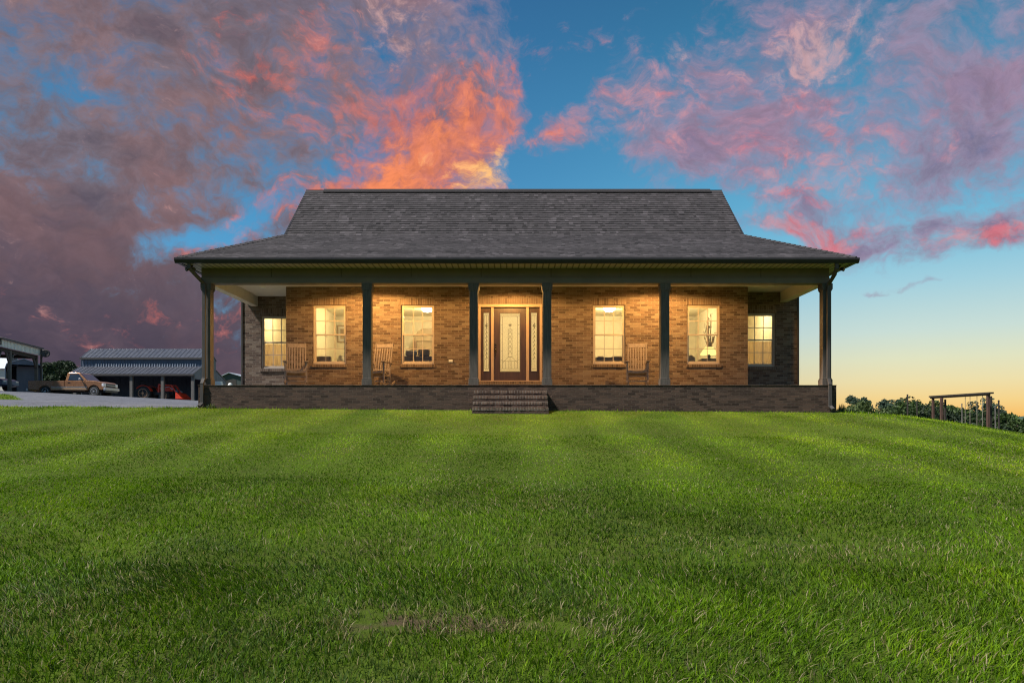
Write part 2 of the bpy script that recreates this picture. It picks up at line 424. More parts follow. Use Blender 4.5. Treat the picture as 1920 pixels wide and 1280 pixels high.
M['greymetal'] = plain('grey metal', (.36, .40, .47), 0.45, var=.1)
M['post'] = plain('weathered post', (.12, .11, .10), 0.8, var=.25, stretch=(3, 3, .5))
M['darkgreen'] = plain('dark green metal', (.05, .065, .06), 0.6, var=.1)
M['paint_truck'] = plain('bronze car paint', (.30, .145, .07), 0.3, metal=.3, var=.1, coat=.4)
M['stripe_truck'] = plain('tan car paint', (.40, .27, .17), 0.35, metal=.2, var=.06, coat=.3)
M['tyre'] = plain('tyre rubber', (.022, .022, .023), 0.8)
M['chrome'] = plain('chrome', (.42, .43, .46), 0.3, metal=.45, var=.05)
M['carglass'] = plain('car glass', (.02, .035, .06), 0.08, var=.05, coat=.5)
M['lens'] = plain('lamp lens', (.72, .74, .78), 0.15, var=.05, coat=.5)
M['orange'] = plain('tractor paint', (.62, .05, .018), 0.4, var=.15, coat=.2)
M['rim'] = plain('rim paint', (.46, .24, .13), 0.5, var=.12)
M['rust'] = plain('reddish timber', (.085, .042, .032), 0.75, var=.3, bump=.3, stretch=(3, 3, .5))
M['darktimber'] = plain('dark timber', (.032, .024, .020), 0.8, var=.3)
M['rope'] = plain('rope', (.20, .175, .14), 0.9, var=.1)
M['bark'] = plain('bark', (.06, .048, .036), 0.9, var=.3, bump=.5)
M['blue'] = plain('blue car paint', (.03, .06, .12), 0.3, coat=.4)
for q_ in ('column_paint', 'slate_paint', 'beam_paint', 'gutter'):
    for nd in M[q_].node_tree.nodes:
        if nd.type == 'BSDF_PRINCIPLED': nd.inputs['Specular IOR Level'].default_value = 0.18

# ------------------------------------------------------------------ terrain
def sstep(x, a, b):
    t = np.clip((x - a) / (b - a), 0, 1); return t * t * (3 - 2 * t)
def gz(x, y):
    x = np.asarray(x, float); y = np.asarray(y, float)
    soft = 0.35
    d = soft * np.logaddexp(0, (18.35 - y) / soft)
    z = 0.455 - 0.0065 * np.clip(x, -30, 30) - 0.112 * np.minimum(d, 30)
    # falls away to the right of the house
    r = np.clip(x - 8.0, 0, None)
    z = z - np.where(r < 5, 0.026 * r * r * 0.9, 0.585 + 0.085 * (r - 5)) * sstep(y, 4, 14) * 1.0
    z = np.where(x > 60, np.maximum(z, -5.2), z)
    # climbs to the left behind the lawn
    b = -x / np.maximum(y, 1.0)
    rate = (0.040 + 0.0735 * (b - 0.444)).clip(0.03, 0.072) * sstep(b, 0.30, 0.42)
    up = np.clip(y - 18.3, 0, None); up = np.where(up > 28, 28 + 9 * (1 - np.exp(-(up - 28) / 9)), up)
    z = z + rate * up
    # small unevenness of a mown lawn
    z = z + 0.012 * np.sin(x * 1.3 + 0.6 * y) * np.sin(y * 0.9 - 0.4 * x) * sstep(18.2 - y, 0.5, 3)
    return z
def gpt(x, y, dz=0.0): return Vector((x, y, float(gz(x, y)) + dz))

def gravel_at(x, y):
    edge = 18.45 + 0.10 * np.sin(x * 2.1) + 0.06 * np.sin(x * 5.3 + 1)
    g = (y > edge) & (x < -7.9 - 0.0 * y) & (y < 90) & (x > -75)
    tongue = (y > 24.3 + 0.25 * np.sin(x)) & (y < 34.5) & (x < -16.6 - (y - 24.3) * 0.75)
    return g & ~tongue
def lin(a, b, n): return list(np.linspace(a, b, n, endpoint=False))
gx = np.array(lin(-900, -100, 14) + lin(-100, -40, 40) + lin(-40, -7, 150) + lin(-7, 9, 40) + lin(9, 40, 60) + lin(40, 120, 30) + lin(120, 900, 14) + [900])
gy = np.array(lin(-40, 0, 10) + lin(0, 17.4, 50) + lin(17.4, 20, 36) + lin(20, 36, 80) + lin(36, 90, 60) + lin(90, 300, 20) + lin(300, 1200, 12) + [1200])
XX, YY = np.meshgrid(gx, gy); ZZ = gz(XX, YY)
cx = (XX[:-1, :-1] + XX[1:, 1:]) / 2; cy = (YY[:-1, :-1] + YY[1:, 1:]) / 2
isg = gravel_at(cx, cy)
idx = np.arange(XX.size).reshape(XX.shape)
allv = np.stack([XX, YY, ZZ], -1).reshape(-1, 3)
def sheet(name, mask, m):
    q = np.stack([idx[:-1, :-1][mask], idx[:-1, 1:][mask], idx[1:, 1:][mask], idx[1:, :-1][mask]], -1)
    used, inv = np.unique(q, return_inverse=True)
    me = bpy.data.meshes.new(name); me.from_pydata(allv[used].tolist(), [], inv.reshape(-1, 4).tolist())
    finish(me, m, True)
    o = bpy.data.objects.new(name, me); COL.objects.link(o); return struct(o)

# soil and thatch under the blades
def lawn_mat():
    m, k, b, out = new_mat('lawn soil')
    p = k.n('ShaderNodeNewGeometry').outputs['Position']
    n = k.noise(p, 0.55, 6, 0.6); n2 = k.noise(p, 9.0, 6, 0.7)
    c = k.mix(k.mr(n, 0.35, 0.65), (.054, .084, .008, 1), (.076, .118, .010, 1))
    c = k.mix(k.mr(n2, 0.45, 0.75, 0, 0.7), c, (.06, .055, .022, 1))
    dd = k.v('LENGTH', k.v('MULTIPLY', k.v('SUBTRACT', p, (-.38, 4.14, 0)), (1.5, 4.6, 0)))
    c = k.mix(k.mr(k.m('ADD', dd, k.m('MULTIPLY', k.noise(p, 6.0, 5), 1.6)), 1.65, 1.05), c, (.085, .060, .036, 1))
    k.put(b.inputs['Base Color'], c); b.inputs['Roughness'].default_value = 0.95; b.inputs['Specular IOR Level'].default_value = 0.1
    bp = k.n('ShaderNodeBump'); bp.inputs['Strength'].default_value = 0.8; bp.inputs['Distance'].default_value = 0.04
    k.put(bp.inputs['Height'], k.noise(p, 30.0, 6, 0.7)); k.put(b.inputs['Normal'], bp.outputs[0])
    return m
def gravel_mat():
    m, k, b, out = new_mat('gravel')
    p = k.n('ShaderNodeNewGeometry').outputs['Position']
    vo = k.n('ShaderNodeTexVoronoi'); k.put(vo.inputs['Vector'], p); vo.inputs['Scale'].default_value = 9.0
    big = k.noise(p, 0.4, 6, 0.6); mid = k.noise(p, 3.2, 6, 0.7)
    c = k.mix(vo.outputs['Color'], (.035, .037, .048, 1), (.15, .155, .19, 1))
    c = k.mix(k.mr(mid, 0.42, 0.62, 0, 0.6), c, (.06, .062, .07, 1))
    c = k.mix(k.mr(big, 0.45, 0.7, 0, 0.4), c, (.18, .18, .195, 1))
    k.put(b.inputs['Base Color'], c); b.inputs['Roughness'].default_value = 0.95
    bp = k.n('ShaderNodeBump'); bp.inputs['Strength'].default_value = 1.0; bp.inputs['Distance'].default_value = 0.03
    k.put(bp.inputs['Height'], k.m('ADD', vo.outputs['Distance'], k.noise(p, 6.0, 5))); k.put(b.inputs['Normal'], bp.outputs[0])
    return m
M['lawn'] = lawn_mat(); M['gravel'] = gravel_mat()
lawn = sheet('lawn', ~isg, M['lawn'])
gravel = sheet('gravel_driveway', isg, M['gravel'])

# far hill on the right edge of the view
hb = MB()
hx = np.linspace(150, 520, 38)
top = [(x, 420 + 12 * math.sin(x * .05), -6 + 13.5 * math.exp(-((x - 330) / 95.0) ** 2) + 0.7 * math.sin(x * 0.33) + .5 * math.sin(x * .91)) for x in hx]
for i in range(len(hx) - 1):
    a, b_ = top[i], top[i + 1]
    hb.quad((a[0], 360, -9), (b_[0], 360, -9), b_, a); hb.quad(a, b_, (b_[0], 520, -9), (a[0], 520, -9))
M['hill'] = plain('wooded hill', (.045, .075, .055), 0.9, var=.4, scale=.15)
hill = struct(hb.build('distant_hill', M['hill']))

# ------------------------------------------------------------------ the house
FY, WY = 18.20, 20.30          # porch face, main wall face
LY, RY = 21.80, 21.10          # left and right wing wall faces
FL, CE = 1.06, 3.98            # porch floor and porch ceiling
XL, XR = -7.99, 8.26           # porch ends
ML, MR = -6.42, 6.70           # main wall corners
OL, OR = -8.20, 8.41          # wing outer corners
house = thing('brick_house', 'long brick farmhouse with dark shingle roof, lit windows and wide front porch', 'house', (0.1, FY, 0.45))

def wall_xz(name, x0, x1, z0, z1, y, th, holes, m, parent=house):
    """wall facing the viewer with real openings; only outer faces and reveals"""
    xs = sorted({x0, x1, *[h[0] for h in holes], *[h[1] for h in holes]}); zs = sorted({z0, z1, *[h[2] for h in holes], *[h[3] for h in holes]})
    def solid(i, j):
        if i < 0 or j < 0 or i >= len(xs) - 1 or j >= len(zs) - 1: return False
        cx_, cz_ = (xs[i] + xs[i + 1]) / 2, (zs[j] + zs[j + 1]) / 2
        return not any(h[0] < cx_ < h[1] and h[2] < cz_ < h[3] for h in holes)
    b = MB()
    for i in range(len(xs) - 1):
        for j in range(len(zs) - 1):
            if not solid(i, j): continue
            a, c, d, e = xs[i], xs[i + 1], zs[j], zs[j + 1]
            b.quad((a, y, d), (c, y, d), (c, y, e), (a, y, e)); b.quad((a, y + th, d), (a, y + th, e), (c, y + th, e), (c, y + th, d))
            if not solid(i - 1, j): b.quad((a, y, d), (a, y, e), (a, y + th, e), (a, y + th, d))
            if not solid(i + 1, j): b.quad((c, y, d), (c, y + th, d), (c, y + th, e), (c, y, e))
            if not solid(i, j - 1): b.quad((a, y, d), (a, y + th, d), (c, y + th, d), (c, y, d))
            if not solid(i, j + 1): b.quad((a, y, e), (c, y, e), (c, y + th, e), (a, y + th, e))
    return b.build(name, m, parent, fixn=False)

def span(pa, pb, d): return ((pa - 960) / F * d, (pb - 960) / F * d)
def zrow(r, d): return (HZ - r) / F * d
# windows: x0, x1, z0, z1, wall face
wins = []
for pa, pb in ((587, 649), (752, 814), (1112, 1172.5), (1288, 1350)):
    a, b_ = span(pa, pb, WY); wins.append((a, b_, zrow(682.5, WY), zrow(571.8, WY), WY))
wl = (-7.65, -6.72, zrow(691, LY), zrow(592.3, LY), LY)
wr = (6.845, 7.775, zrow(687, RY), zrow(587, RY), RY)
DOOR = (-0.955, 0.850, 1.288, 3.482)

front = wall_xz('wall', ML, MR, 0.35, 4.30, WY, 0.16, [w_[:4] for w_ in wins] + [DOOR], M['brick'])
wall_xz('wall', OL, ML, 0.35, 4.035, LY, 0.16, [wl[:4]], M['brick'])
wall_xz('wall', MR, OR, 0.35, 4.035, RY, 0.16, [wr[:4]], M['brick'])
b = MB(); b.quad((ML, WY, 0.35), (ML, LY, 0.35), (ML, LY, 4.3), (ML, WY, 4.3)); b.quad((ML + .16, WY + .16, .35), (ML + .16, WY + .16, 4.3), (ML + .16, LY, 4.3), (ML + .16, LY, .35))
b.build('wall', M['brick'], house, fixn=False)
b = MB(); b.quad((MR, WY, 0.35), (MR, WY, 4.3), (MR, RY, 4.3), (MR, RY, .35)); b.quad((MR - .16, WY + .16, .35), (MR - .16, RY, .35), (MR - .16, RY, 4.3), (MR - .16, WY + .16, 4.3))
b.build('wall', M['brick'], house, fixn=False)
BY = 27.0
b = MB(); b.box(OL, OL + .16, LY + .16, BY, 0.2, 4.035); b.build('wall', M['brick'], house)
b = MB(); b.box(OR - .16, OR, RY + .16, BY, 0.2, 4.035); b.build('wall', M['brick'], house)
b = MB(); b.box(OL + .16, OR - .16, BY - .16, BY, 0.2, 4.035); b.build('wall', M['brick'], house)

# soldier courses over the openings, rowlock sills under them (a few millimetres proud)
def soldier(x0, x1, z0, z1, y, name='soldier_course', d=0.012):
    b = MB(); b.box(x0, x1, y - d, y + 0.03, z0, z1); b.build(name, M['soldier'], house)
for x0, x1, z0, z1, y in wins + [wl, wr]:
    soldier(max(x0 - 0.03, ML if y == WY else -9), min(x1 + .03, 9), z1 + 0.004, z1 + 0.225, y, d=0.004)
    xa = x0 - 0.03 if y != RY else max(x0 - .03, MR + .01)
    soldier(xa, x1 + .03 if y != LY else min(x1 + .03, ML - .01), z0 - 0.085, z0 - 0.004, y, 'window_sill', d=0.035)
soldier(DOOR[0] - .02, DOOR[1] + .02, DOOR[3] + .006, DOOR[3] + .225, WY, d=0.004)
soldier(DOOR[0] - .02, DOOR[1] + .02, 1.195, 1.284, WY, 'door_sill', d=0.10)

# porch base of brick with a concrete floor
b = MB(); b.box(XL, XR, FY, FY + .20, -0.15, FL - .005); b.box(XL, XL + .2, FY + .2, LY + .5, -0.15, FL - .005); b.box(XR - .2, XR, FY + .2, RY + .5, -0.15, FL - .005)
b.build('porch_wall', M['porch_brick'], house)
b = MB(); b.box(XL + .2, XR - .2, FY + .2, WY - .002, .9, FL - .012); b.box(XL + .2, ML - .002, WY, LY - .002, .9, FL - .012); b.box(MR + .002, XR - .2, WY, RY - .002, .9, FL - .012)
b.build('porch_floor', M['concrete'], house)
# rowlock cap along the porch edge
b = MB(); b.box(XL - .012, XR + .012, FY - .014, FY + .21, FL - .004, FL + .004)
b.build('porch_coping', M['soldier'], house)

# steps: four brick treads
st_z = [.912, .764, .616, .468]; st_y = [17.92, 17.64, 17.36, 17.08]; SX0, SX1 = -.955, .878
steps = MB()
for i, (z, y) in enumerate(zip(st_z, st_y)):
    e = 0.0
    steps.box(SX0 - e, SX1 + e, y + .008, FY - .004 - .001 * i if i == 0 else st_y[i - 1] + .006, 0.1, z - .075)
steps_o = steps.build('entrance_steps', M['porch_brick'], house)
for i, (z, y) in enumerate(zip(st_z, st_y)):
    e = 0.0; b = MB()
    n = 26; wdt = (SX1 - SX0 + 2 * e) / n
    for k in range(n):
        j = rng.uniform(-.004, .004)
        x = SX0 - e + k * wdt
        b.cur = float(rng.uniform(0, 1))
        b.box(x + .003, x + wdt - .003, y + j, (st_y[i - 1] + .005) if i else FY - .006, z - .073, z + rng.uniform(-.003, .002))
    b.build('tread', M['soldier'], steps_o, bevel=.004, segs=1)

# posts of the porch
for xc in (-7.83, -3.715, -.983, .901, 3.92, 8.065):
    w2 = .108
    b = MB(); b.box(xc - w2, xc + w2, 18.29, 18.29 + 2 * w2, FL + .17, zrow(542.5, 18.3)); col = b.build('porch_post', M['column_paint'], house, bevel=.006)
    zt = zrow(542.5, 18.3) - .003
    b = MB(); b.box(xc - .135, xc + .135, 18.262, 18.29 + .245, zt, 3.668); b.box(xc - .122, xc + .122, 18.275, 18.29 + .232, zt - .035, zt - .001); b.build('capital', M['column_paint'], col, bevel=.006)
    b = MB(); b.box(xc - .132, xc + .132, 18.266, 18.29 + .242, FL + .005, FL + .155); b.box(xc - .12, xc + .12, 18.278, 18.29 + .23, FL + .156, FL + .185); b.build('base', M['column_paint'], col, bevel=.008)

# beam above the posts: upper fascia and lower board, side beams back to the wings
BL, BR = -7.95, 8.12
b = MB(); b.box(BL, BR, 18.295, 18.52, 3.825, 4.052); b.build('porch_beam', M['beam_paint'], house, bevel=.004)
b = MB(); b.box(BL - .006, BR + .006, 18.275, 18.535, 3.672, 3.823); b.build('beam_board', M['beam_paint'], house, bevel=.005)
b = MB(); b.box(BL, BL + .20, 18.537, LY - .004, 3.674, 4.05); b.build('side_beam', M['cream'], house)
b = MB(); b.box(BR - .20, BR, 18.537, RY - .004, 3.674, 4.05); b.build('side_beam', M['cream'], house)
# joints of the frieze panels: thin battens
for k in range(1, 9):
    b = MB(); b.box(BL + k * 1.79 - .006, BL + k * 1.79 + .006, 18.291, 18.2945, 3.83, 4.05); b.build('frieze_joint', M['gutter'], house)
# porch ceiling
b = MB(); b.box(BL + .20, BR - .2, 18.522, WY - .002, CE, CE + .05); b.box(BL + .2, ML - .002, WY, LY - .002, CE, CE + .05); b.box(MR + .002, BR - .2, WY, RY - .002, CE, CE + .05)
b.build('porch_ceiling', M['ceiling'], house)
b = MB(); b.box(BL + .201, BR - .201, 18.523, 18.545, 3.672, CE - .002); b.build('ceiling_trim', M['cream'], house)

# eaves: vented soffit, gutters
EL, ER, EY = -8.22, 8.46, 17.66
SZ = 4.052
m_, k_, b_, o_ = new_mat('vented soffit')
uvn = k_.n('ShaderNodeTexCoord').outputs['Object']
sep = k_.n('ShaderNodeSeparateXYZ'); k_.put(sep.inputs[0], uvn)
fr = k_.m('FRACT', k_.m('MULTIPLY', sep.outputs[0], 1 / 0.152))
ln_ = k_.m('LESS_THAN', fr, 0.22)
k_.put(b_.inputs['Base Color'], k_.mix(ln_, (.32, .29, .27, 1), (.075, .066, .06, 1))); b_.inputs['Roughness'].default_value = .5
M['soffit'] = m_
RB = 27.9
b = MB()
b.box(EL + .03, ER - .03, EY + .03, 18.294, SZ, SZ + .02)
b.box(EL + .03, BL - .001, 18.296, RB, SZ, SZ + .02); b.box(BR + .001, ER - .03, 18.296, RB, SZ, SZ + .02)
b.build('soffit', M['soffit'], house)
# siding return between soffit and roof at the porch ends is closed by the gutter boards
def gutter_prof(sign=1):
    return [(0, 4.035), (-.085 * sign, 4.035), (-.10 * sign, 4.065), (-.125 * sign, 4.11), (-.125 * sign, 4.158), (-.112 * sign, 4.158), (0, 4.150)]
gp = [(EY + .03 + p[0], p[1]) for p in gutter_prof()]
b = MB(); b.prism(gp, EL - .09, ER + .09, 'yz'); b.build('gutter', M['gutter'], house)
for s_, xe in ((1, EL), (-1, ER)):
    gp = [(xe + .03 * s_ + p[0] * s_, p[1]) for p in gutter_prof()]
    b = MB(); b.prism(gp, EY + .032, RB, 'xz'); b.build('gutter', M['gutter'], house)

# roof: skirt roof all round and a steep gable over the middle, in courses of single shingles
BYK, RYK = 20.30, 22.50           # break line and ridge
BZ, RZ = zrow(441, BYK), zrow(357.5, RYK)
KL, KR = -6.43, 6.55
EZ = 4.165
sh = MB()
def shingle_plane(lo0, lo1, hi0, hi1, course=0.142, thick=(.003, .004, .006), line=0.18):
    """courses of tabs between a lower edge lo0-lo1 and an upper edge hi0-hi1"""
    lo0, lo1, hi0, hi1 = map(Vector, (lo0, lo1, hi0, hi1))
    ud = (lo1 - lo0).normalized()
    up = (hi0 - lo0); up = (up - ud * up.dot(ud)); L = up.length; vd = up.normalized(); nrm = ud.cross(vd).normalized()
    if nrm.z < 0: nrm = -nrm
    n = max(1, round(L / course)); st = L / n
    def edge(t):
        return lo0.lerp(hi0, t), lo1.lerp(hi1, t)
    sh.cur = 0.15
    sh.quad(lo0 - nrm * .012, lo1 - nrm * .012, hi1 - nrm * .012, hi0 - nrm * .012)
    for i in range(n):
        a, c = edge(i / n); a2, c2 = edge(min(1, (i + 1.12) / n))
        base = (a - lo0).dot(ud); wid = (c - a).dot(ud); base2 = (a2 - lo0).dot(ud); end2 = (c2 - lo0).dot(ud)
        x = 0.0; row = rng.uniform(.42, .62); tone = 0.5
        while x < wid - 1e-4:
            tw = min(float(rng.uniform(.06, .18)), wid - x)
            dl = rng.choice([0.0, 0.0, .006, .012]); th = rng.choice(thick)
            sh.cur = float(np.clip(row + rng.normal(0, .13 if thick[0] > .01 else .24), 0, 1))
            def pt(u, v, h): return lo0 + ud * u + vd * v + nrm * h
            u0, u1 = base + x, base + x + tw
            v0, v1 = i * st - dl, i * st + st * 1.06
            h0, h1 = th, -.004
            t0 = max(u0, min(base2, u1)) if u0 < base2 else u0
            t1 = min(u1, max(end2, u0)) if u1 > end2 else u1
            A, B_, C_, D_ = pt(u0, v0, h0), pt(u1, v0, h0), pt(t1, v1, h1), pt(t0, v1, h1)
            A0, B0 = pt(u0, v0, -.012), pt(u1, v0, -.012)
            sh.quad(A, B_, C_, D_); sh.cur = line; sh.quad(A0, B0, B_, A)  # butt face tinted dark, a painted shadow line under each course
            sh.quad(A0, A, D_); sh.quad(B0, C_, B_)
            x += tw
bk0, bk1 = (KL, BYK, BZ), (KR, BYK, BZ)
BKY = 2 * RYK - BYK
shingle_plane((EL - .04, EY - .03, EZ), (ER + .04, EY - .03, EZ), bk0, bk1)
shingle_plane((EL - .04, RB, EZ), (EL - .04, EY - .03, EZ), (KL, BKY, BZ), bk0)
shingle_plane((ER + .04, EY - .03, EZ), (ER + .04, RB, EZ), bk1, (KR, BKY, BZ))
shingle_plane((ER + .04, RB, EZ), (EL - .04, RB, EZ), (KR, BKY, BZ), (KL, BKY, BZ), .5)
GO = .05
shingle_plane((KL - GO, BYK - .03, BZ - .02), (KR + GO, BYK - .03, BZ - .02), (KL - GO, RYK, RZ), (KR + GO, RYK, RZ), .143, (.009, .012, .015), 0.10)
shingle_plane((KR + GO, BKY + .03, BZ - .02), (KL - GO, BKY + .03, BZ - .02), (KR + GO, RYK, RZ), (KL - GO, RYK, RZ), .5)
mm, kk, bb, oo = new_mat('asphalt shingle')
at = kk.n('ShaderNodeAttribute', attribute_name='tint'); pos = kk.n('ShaderNodeTexCoord').outputs['Object']
c = kk.ramp(at.outputs['Fac'], [(0, rgb(.015, .013, .014)), (.3, rgb(.038, .034, .036)), (.6, rgb(.047, .041, .044)), (1, rgb(.082, .072, .078))])
c = kk.mix(kk.mr(kk.noise(pos, 0.9, 6, .65), .42, .62, 0, .6), c, (.027, .024, .026, 1))
c = kk.mix(kk.mr(kk.noise(pos, 160, 4, .7), .4, .7, 0, .45), c, (.12, .112, .118, 1))
kk.put(bb.inputs['Base Color'], c); bb.inputs['Roughness'].default_value = .9; bb.inputs['Specular IOR Level'].default_value = .2
M['shingle'] = mm
roof = sh.build('roof', M['shingle'], house, fixn=False)
# hip caps and ridge vent
def caps(p, q, name, n, w_=.15, up=(0, 0, 1)):
    p, q = Vector(p), Vector(q); b = MB(); d = (q - p) / n
    for i in range(n):
        b.cur = float(rng.uniform(.2, .7))
        a = p + d * i; e = p + d * (i + 1.25); sd_ = d.cross(Vector((0, 0, 1))).normalized() * w_; z = Vector((0, 0, .035)); z2 = Vector((0, 0, .018))
        dn = Vector((0, 0, -.055))
        b.quad(a + z, e + z2, e + z2 + sd_ + dn, a + z + sd_ + dn); b.quad(e + z2, a + z, a + z - sd_ + dn, e + z2 - sd_ + dn)
        b.quad(a + z + sd_ + dn, a + sd_ + dn, a, a + z); b.quad(a + z, a, a - sd_ + dn, a + z - sd_ + dn)
    b.build(name, M['shingle'], roof, fixn=False)
caps((EL - .04, EY - .03, EZ + .005), (KL, BYK, BZ + .005), 'hip_cap', 22, .11)
caps((ER + .04, EY - .03, EZ + .005), (KR, BYK, BZ + .005), 'hip_cap', 22, .11)
b = MB(); b.cur = .05
vx0, vx1 = span(608, 1331, RYK)
b.prism([(RYK - .16, RZ - .10), (RYK - .15, RZ - .055), (RYK, RZ + .055), (RYK + .15, RZ - .055), (RYK + .16, RZ - .10), (RYK, RZ + .02)], vx0, vx1, 'yz')
b.build('ridge_vent', M['shingle'], roof)
for a_, e_ in ((KL - GO, vx0), (vx1, KR + GO)):
    b = MB(); b.cur = .3
    b.prism([(RYK - .15, RZ - .12), (RYK, RZ + .022), (RYK + .15, RZ - .12), (RYK, RZ - .01)], a_, e_, 'yz')
    b.build('ridge_cap', M['shingle'], roof)
for x in (KL, KR):     # gable ends
    b = MB(); s_ = 1 if x < 0 else -1
    b.prism([(BYK, BZ - .25), (BYK, BZ - .03), (RYK, RZ - .06), (BKY, BZ - .03), (BKY, BZ - .25)], x + .01 * s_, x + .12 * s_, 'yz'); b.build('gable_wall', M['beam_paint'], house)
    for y0, y1 in ((BYK - .03, RYK), (BKY + .03, RYK)):
        b = MB(); b.bar((x - .02 * s_, y0, BZ - .075), (x - .02 * s_, y1, RZ - .075), .05, .11); b.build('rake_board', M['gutter'], house)

# downspouts
def spout(pts, name='downspout', w_=.082, h_=.06):
    b = MB()
    for p, q in zip(pts[:-1], pts[1:]): b.bar(p, q, w_, h_, up=(0, -1, .02))
    for p in pts[1:-1]:
        p = Vector(p); b.box(p.x - w_ / 2 - .004, p.x + w_ / 2 + .004, p.y - h_ / 2 - .004, p.y + h_ / 2 + .004, p.z - .02, p.z + .02)
    return b.build(name, M['slate_paint'], house, bevel=.008)
spout([(-8.00 + .02, 17.66, 4.04), (-7.99, 17.68, 3.93), (-7.94, 17.86, 3.83), (-7.86, 18.20, 3.66), (-7.85, 18.215, 3.56), (-7.85, 18.215, 1.24), (-7.87, 18.15, 1.10), (-7.87, 18.145, .60), (-7.90, 18.03, .52)])
spout([(8.02, 17.66, 4.04), (8.03, 17.68, 3.93), (8.06, 17.86, 3.80), (8.06, 18.2, 3.62), (8.065, 18.215, 3.5), (8.065, 18.215, 1.24), (8.075, 18.15, 1.08), (8.08, 18.145, .52), (8.11, 18.03, .44)])
b = MB(); b.box(OL - .06, OL - .002, LY - .03, LY + .09, .9, 4.04); b.build('corner_downspout', M['slate_paint'], house, bevel=.008)
b = MB(); b.box(OR + .002, OR + .06, RY - .03, RY + .09, .9, 4.04); b.build('corner_downspout', M['slate_paint'], house, bevel=.008)

# twin security lamps under the corners of the eaves
for xc in (-8.07, 8.22):
    b = MB(); b.lathe((xc, 17.98, 4.02), [(.05, .03), (.05, .005), (.02, -.01)], 14); b.box(xc - .012, xc + .012, 17.97, 17.99, 3.97, 4.02)
    sl_ = b.build('security_light', M['black'], house)
    for s_ in (-1, 1):
        b = MB(); c0 = Vector((xc + .03 * s_, 17.97, 3.975)); c1 = c0 + Vector((.07 * s_, -.07, -.035))
        b.tube([c0, c0.lerp(c1, .4), c1], [.026, .046, .052], 14); b.build('lamp_head', M['black'], sl_, smooth=False)

# windows
def sash_window(x0, x1, z0, z1, y, name='window'):
    fw = .045; yb = y + .045
    b = MB()
    b.box(x0, x0 + fw, yb, yb + .08, z0, z1); b.box(x1 - fw, x1, yb, yb + .08, z0, z1)
    b.box(x0 + fw, x1 - fw, yb, yb + .08, z1 - fw, z1); b.box(x0 + fw, x1 - fw, yb - .012, yb + .08, z0, z0 + fw)
    root = b.build(name, M['tan'], house, bevel=.004)
    zm = (z0 + z1) / 2
    a0, a1 = x0 + fw + .001, x1 - fw - .001
    for up_ in (0, 1):
        q0, q1 = (z0 + fw + .001, zm + .012) if not up_ else (zm - .012, z1 - fw - .001)
        ys = yb + (.012 if up_ else .042); r_ = .028
        b = MB(); b.box(a0, a0 + r_, ys, ys + .028, q0, q1); b.box(a1 - r_, a1, ys, ys + .028, q0, q1)
        b.box(a0 + r_, a1 - r_, ys, ys + .028, q0, q0 + r_ + (.006 if up_ else .014)); b.box(a0 + r_, a1 - r_, ys, ys + .028, q1 - r_, q1)
        s_ = b.build('sash', M['tan'], root, bevel=.003)
        g0, g1 = q0 + r_, q1 - r_; xs_ = (a1 - a0 - 2 * r_) / 3
        b = MB()
        for k in (1, 2): b.box(a0 + r_ + k * xs_ - .0105, a0 + r_ + k * xs_ + .0105, ys + .004, ys + .012, g0, g1)
        b.box(a0 + r_, a1 - r_, ys + .0045, ys + .0115, (g0 + g1) / 2 - .0105, (g0 + g1) / 2 + .0105)
        b.build('muntins', M['tan'], root)
        b = MB(); b.quad((a0 + r_, ys + .015, g0), (a1 - r_, ys + .015, g0), (a1 - r_, ys + .015, g1), (a0 + r_, ys + .015, g1)); b.build('pane', M['glass'], root, fixn=False)
    return root
for x0, x1, z0, z1, y in wins + [wl, wr]: sash_window(x0, x1, z0, z1, y)

# entrance: frame, sidelights, door with leaded glass
dx0, dx1, dz0, dz1 = DOOR; DY = WY + .03
m0, m1 = span(920.8, 925.6, DY); m2, m3 = span(986.8, 991.8, DY)
b = MB(); f_ = .062
b.box(dx0, dx0 + f_, DY - .045, DY + .10, dz0, dz1); b.box(dx1 - f_, dx1, DY - .045, DY + .10, dz0, dz1); b.box(dx0 + f_, dx1 - f_, DY - .045, DY + .10, dz1 - f_ - .02, dz1)
b.box(m0, m1, DY - .02, DY + .10, dz0 + .03, dz1 - f_ - .021); b.box(m2, m3, DY - .02, DY + .10, dz0 + .03, dz1 - f_ - .021)
b.box(dx0 + f_, dx1 - f_, DY - .05, DY + .10, dz0, dz0 + .028)
frame = b.build('door_frame', M['doorframe'], house, bevel=.006)
def panel(x0, x1, z0, z1, gx0, gx1, gz0, gz1, name, y=DY + .03):
    b = MB(); t = .045
    b.box(x0, gx0, y, y + t, z0, z1); b.box(gx1, x1, y, y + t, z0, z1); b.box(gx0, gx1, y, y + t, z0, gz0); b.box(gx0, gx1, y, y + t, gz1, z1)
    o = b.build(name, M['door'], house)
    b = MB(); r_ = .018; yy = y - .010      # moulding round the glass
    b.box(gx0 - r_, gx0 + .004, yy, y - .001, gz0 - r_, gz1 + r_); b.box(gx1 - .004, gx1 + r_, yy, y - .001, gz0 - r_, gz1 + r_); b.box(gx0 + .005, gx1 - .005, yy, y - .001, gz0 - r_, gz0 + .004); b.box(gx0 + .005, gx1 - .005, yy, y - .001, gz1 - .004, gz1 + r_)
    b.build('moulding', M['door'], o, bevel=.004)
    b = MB(); b.quad((gx0, y + .025, gz0), (gx1, y + .025, gz0), (gx1, y + .025, gz1), (gx0, y + .025, gz1)); b.build('leaded_glass', M['doorglass'], o, fixn=False)
    return o
mg, kg, bg_, og = new_mat('textured door glass')
mg.node_tree.nodes.remove(bg_)
